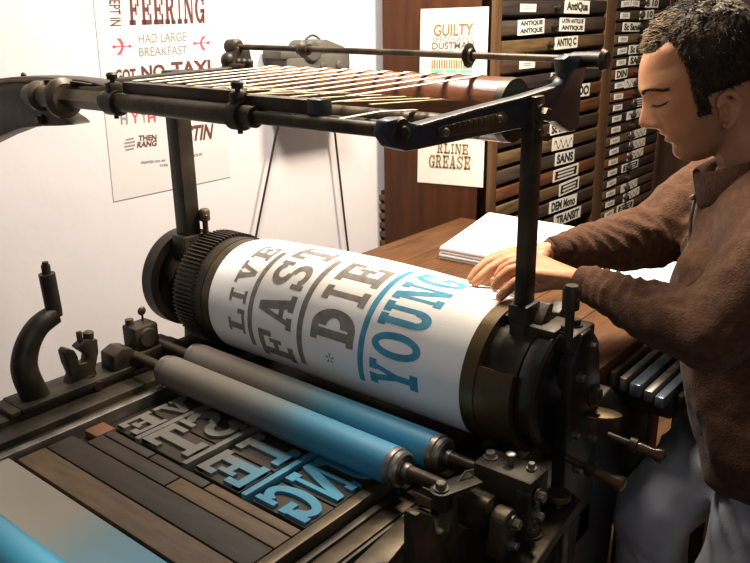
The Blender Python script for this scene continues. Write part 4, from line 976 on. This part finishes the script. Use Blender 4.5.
obj('eyelashes', hm, HAIR, person, 0)
# fleece
fm = MB(); sw = V((0, 0, 1))
hull(fm, [(SHL+V((.01, .0, -.01)), .082), (SHR+V((.01, 0, -.01)), .082), (NB-V((-.02, 0, .03)), .075), (V((-.335, 1.49, 1.18)), .15)])
hull(fm, [(V((-.345, 1.42, 1.17)), .13), (V((-.36, 1.58, 1.17)), .13), (V((-.285, 1.42, .97)), .135), (V((-.325, 1.55, .97)), .135)])
hull(fm, [(V((-.27, 1.41, .97)), .135), (V((-.31, 1.56, .97)), .135), (V((-.26, 1.40, .905)), .13), (V((-.30, 1.56, .905)), .13)])
chain(fm, [(SHL, .080), (ELL, .064), (ELL.lerp(WRL, .35), .054), (ELL.lerp(WRL, .72), .041), (ELL.lerp(WRL, .93), .030)])
chain(fm, [(SHR, .080), (ELR, .068), (ELR.lerp(WRR, .4), .055), (ELR.lerp(WRR, .72), .041), (ELR.lerp(WRR, .96), .028)])
for k in range(20):    # stand-up collar
    pass
fl_me = remesh(fm, .006, 6, .5)
def fold(me, amp):
    b2 = bmesh.new(); b2.from_mesh(me); b2.normal_update(); nv = []
    for v in b2.verts:
        p = v.co; d = 0
        for a, c, fr in ((WRL, ELL, 1.), (WRR, ELR, 1.), (ELL, SHL, .8), (ELR, SHR, .8)):
            ab = c-a; t = (p-a).dot(ab)/ab.length_squared; dist = (p-a-ab*t).length
            if -.1 < t < 1.1 and dist < .12:
                tw = math.atan2((p-a-ab*t).z, (p-a-ab*t).dot(V((.6, -.8, 0))))
                s_ = t*ab.length
                w1 = math.sin(s_*95*fr+5.5*noise.noise(p*8)+1.6*tw); w2 = math.sin(s_*150*fr+6*noise.noise(p*11+V((5, 2, 9)))-2.1*tw)
                am = max(0, noise.noise(p*7+V((3, 1, 7)))+.25)
                d += (abs(w1)*-.006+.003)*am+w2*.0022*max(0, noise.noise(p*9+V((8, 3, 2)))+.1)
        d += noise.noise(p*11)*.010+noise.noise(p*28)*.003
        nv.append(v.co+v.normal*d*amp)
    for v, q2 in zip(b2.verts, nv): v.co = q2
    for f in b2.faces: f.smooth = True
    b2.to_mesh(me); b2.free()
fold(fl_me, 1.); fl_me.materials.append(FLEECE); fleece = link('fleece_sweater', fl_me, person, 0)
for wr_, el, rr in ((WRL, ELL, .0275), (WRR, ELR, .0265)):
    m = MB(); d = (el-wr_).normalized(); c = wr_+d*.006
    m.lathe(c, d, [(0, rr-.006), (-.003, rr-.001), (.0, rr+.002), (.010, rr+.003), (.022, rr+.003), (.03, rr+.001), (.03, rr-.006)], 0, 32, True); part_ = obj('cuff', m, CUFF, fleece)
m = MB()   # collar ring round the neck, open at the throat
cc = NB+V((-.015, -.005, -.012)); nx_ = V((-.30, -.1, 1)).normalized(); ax1 = V((-.93, -.33, 0)); ax1 = (ax1-nx_*ax1.dot(nx_)).normalized(); ax2 = nx_.cross(ax1)
vs = []; n = 40
for k in range(n+1):
    t = rad(14+332*k/n); fr = (1+math.cos(t))/2
    for rr, h in ((.080, -.030), (.086, -.02), (.082, .035+.0*fr), (.076, .040), (.070, .034), (.070, -.03)):
        vs.append(cc+ax1*(rr*1.06*math.cos(t))+ax2*(rr*math.sin(t))*.98+nx_*(h-.012*fr))
fs = [(6*i+k, 6*i+(k+1) % 6, 6*i+6+(k+1) % 6, 6*i+6+k) for i in range(n) for k in range(6)]+[(0, 1, 2, 3, 4, 5), tuple(6*n+k for k in (5, 4, 3, 2, 1, 0))]
m.quads(vs, fs); obj('collar', m, CUFF, fleece, 50)
m = MB(); zp = [cc+ax1*.088-nx_*.02, cc+ax1*.105-nx_*.06, cc+ax1*.115-nx_*.11]; m.tube(zp, .0035, seg=8); m.ball(zp[0]+ax1*.004, .006); obj('zip', m, STEEL, fleece)
# jeans
jm = MB()
hull(jm, [(HPL+V((.0, 0, .05)), .108), (HPR+V((0, 0, .05)), .108), (HPL-V((0, 0, .03)), .105), (HPR-V((0, 0, .03)), .105)])
chain(jm, [(HPR, .105), (KNR.lerp(HPR, .5), .095), (KNR, .078), (KNR.lerp(ANR, .5), .072), (ANR+V((0, 0, .02)), .062)])
chain(jm, [(HPL, .105), (KNL.lerp(HPL, .5), .093), (KNL, .078), (KNL.lerp(ANL, .5), .072), (ANL+V((0, 0, .02)), .062)])
j_me = remesh(jm, .008, 5, .5)
b2 = bmesh.new(); b2.from_mesh(j_me); b2.normal_update(); nv = [v.co+v.normal*(noise.noise(v.co*8)*.014+noise.noise(v.co*22)*.004-abs(math.sin(v.co.z*42+v.co.x*38+5*noise.noise(v.co*6)))*.008*max(0, .3+noise.noise(v.co*5+V((4, 1, 2))))) for v in b2.verts]
for v, q2 in zip(b2.verts, nv): v.co = q2
for f in b2.faces: f.smooth = True
b2.to_mesh(j_me); b2.free(); j_me.materials.append(DENIM); link('jeans', j_me, person, 0)
for an in (ANL, ANR):
    m = MB(); hull(m, [(an+V((.03, .01, -.045)), .042), (an+V((-.09, -.03, -.055)), .034), (an+V((-.17, -.05, -.062)), .027)]); obj('shoe', m, SHOE, person)

# ------------------------------------------------------------------ light
def area(name, loc, target, size, power, col):
    l = bpy.data.lights.new(name, 'AREA'); l.energy = power; l.color = col; l.shape = 'DISK'; l.size = size
    o = bpy.data.objects.new(name, l); S.collection.objects.link(o); o.location = loc; o.rotation_euler = (V(target)-V(loc)).to_track_quat('-Z', 'Y').to_euler(); return o
area('bench_lamp', (-.72, 2.0, 2.55), (-1.05, 1.9, 1.0), .35, 66, (1, .85, .66))
area('ceiling_lamp', (-1.12, 1.25, 2.5), (-.95, 1.4, 1.1), .45, 42, (1, .90, .78))
area('window_daylight', (1.3, -1.2, 2.2), (-1.0, 1.2, 1.0), 1.2, 9, (.97, .96, 1))
w = bpy.data.worlds.new('world'); S.world = w; w.use_nodes = True; w.node_tree.nodes['Background'].inputs[0].default_value = (.95, .92, .95, 1); w.node_tree.nodes['Background'].inputs[1].default_value = .07
S.view_settings.view_transform = 'Standard'; S.view_settings.look = 'None'; S.view_settings.exposure = 0; S.view_settings.gamma = 1
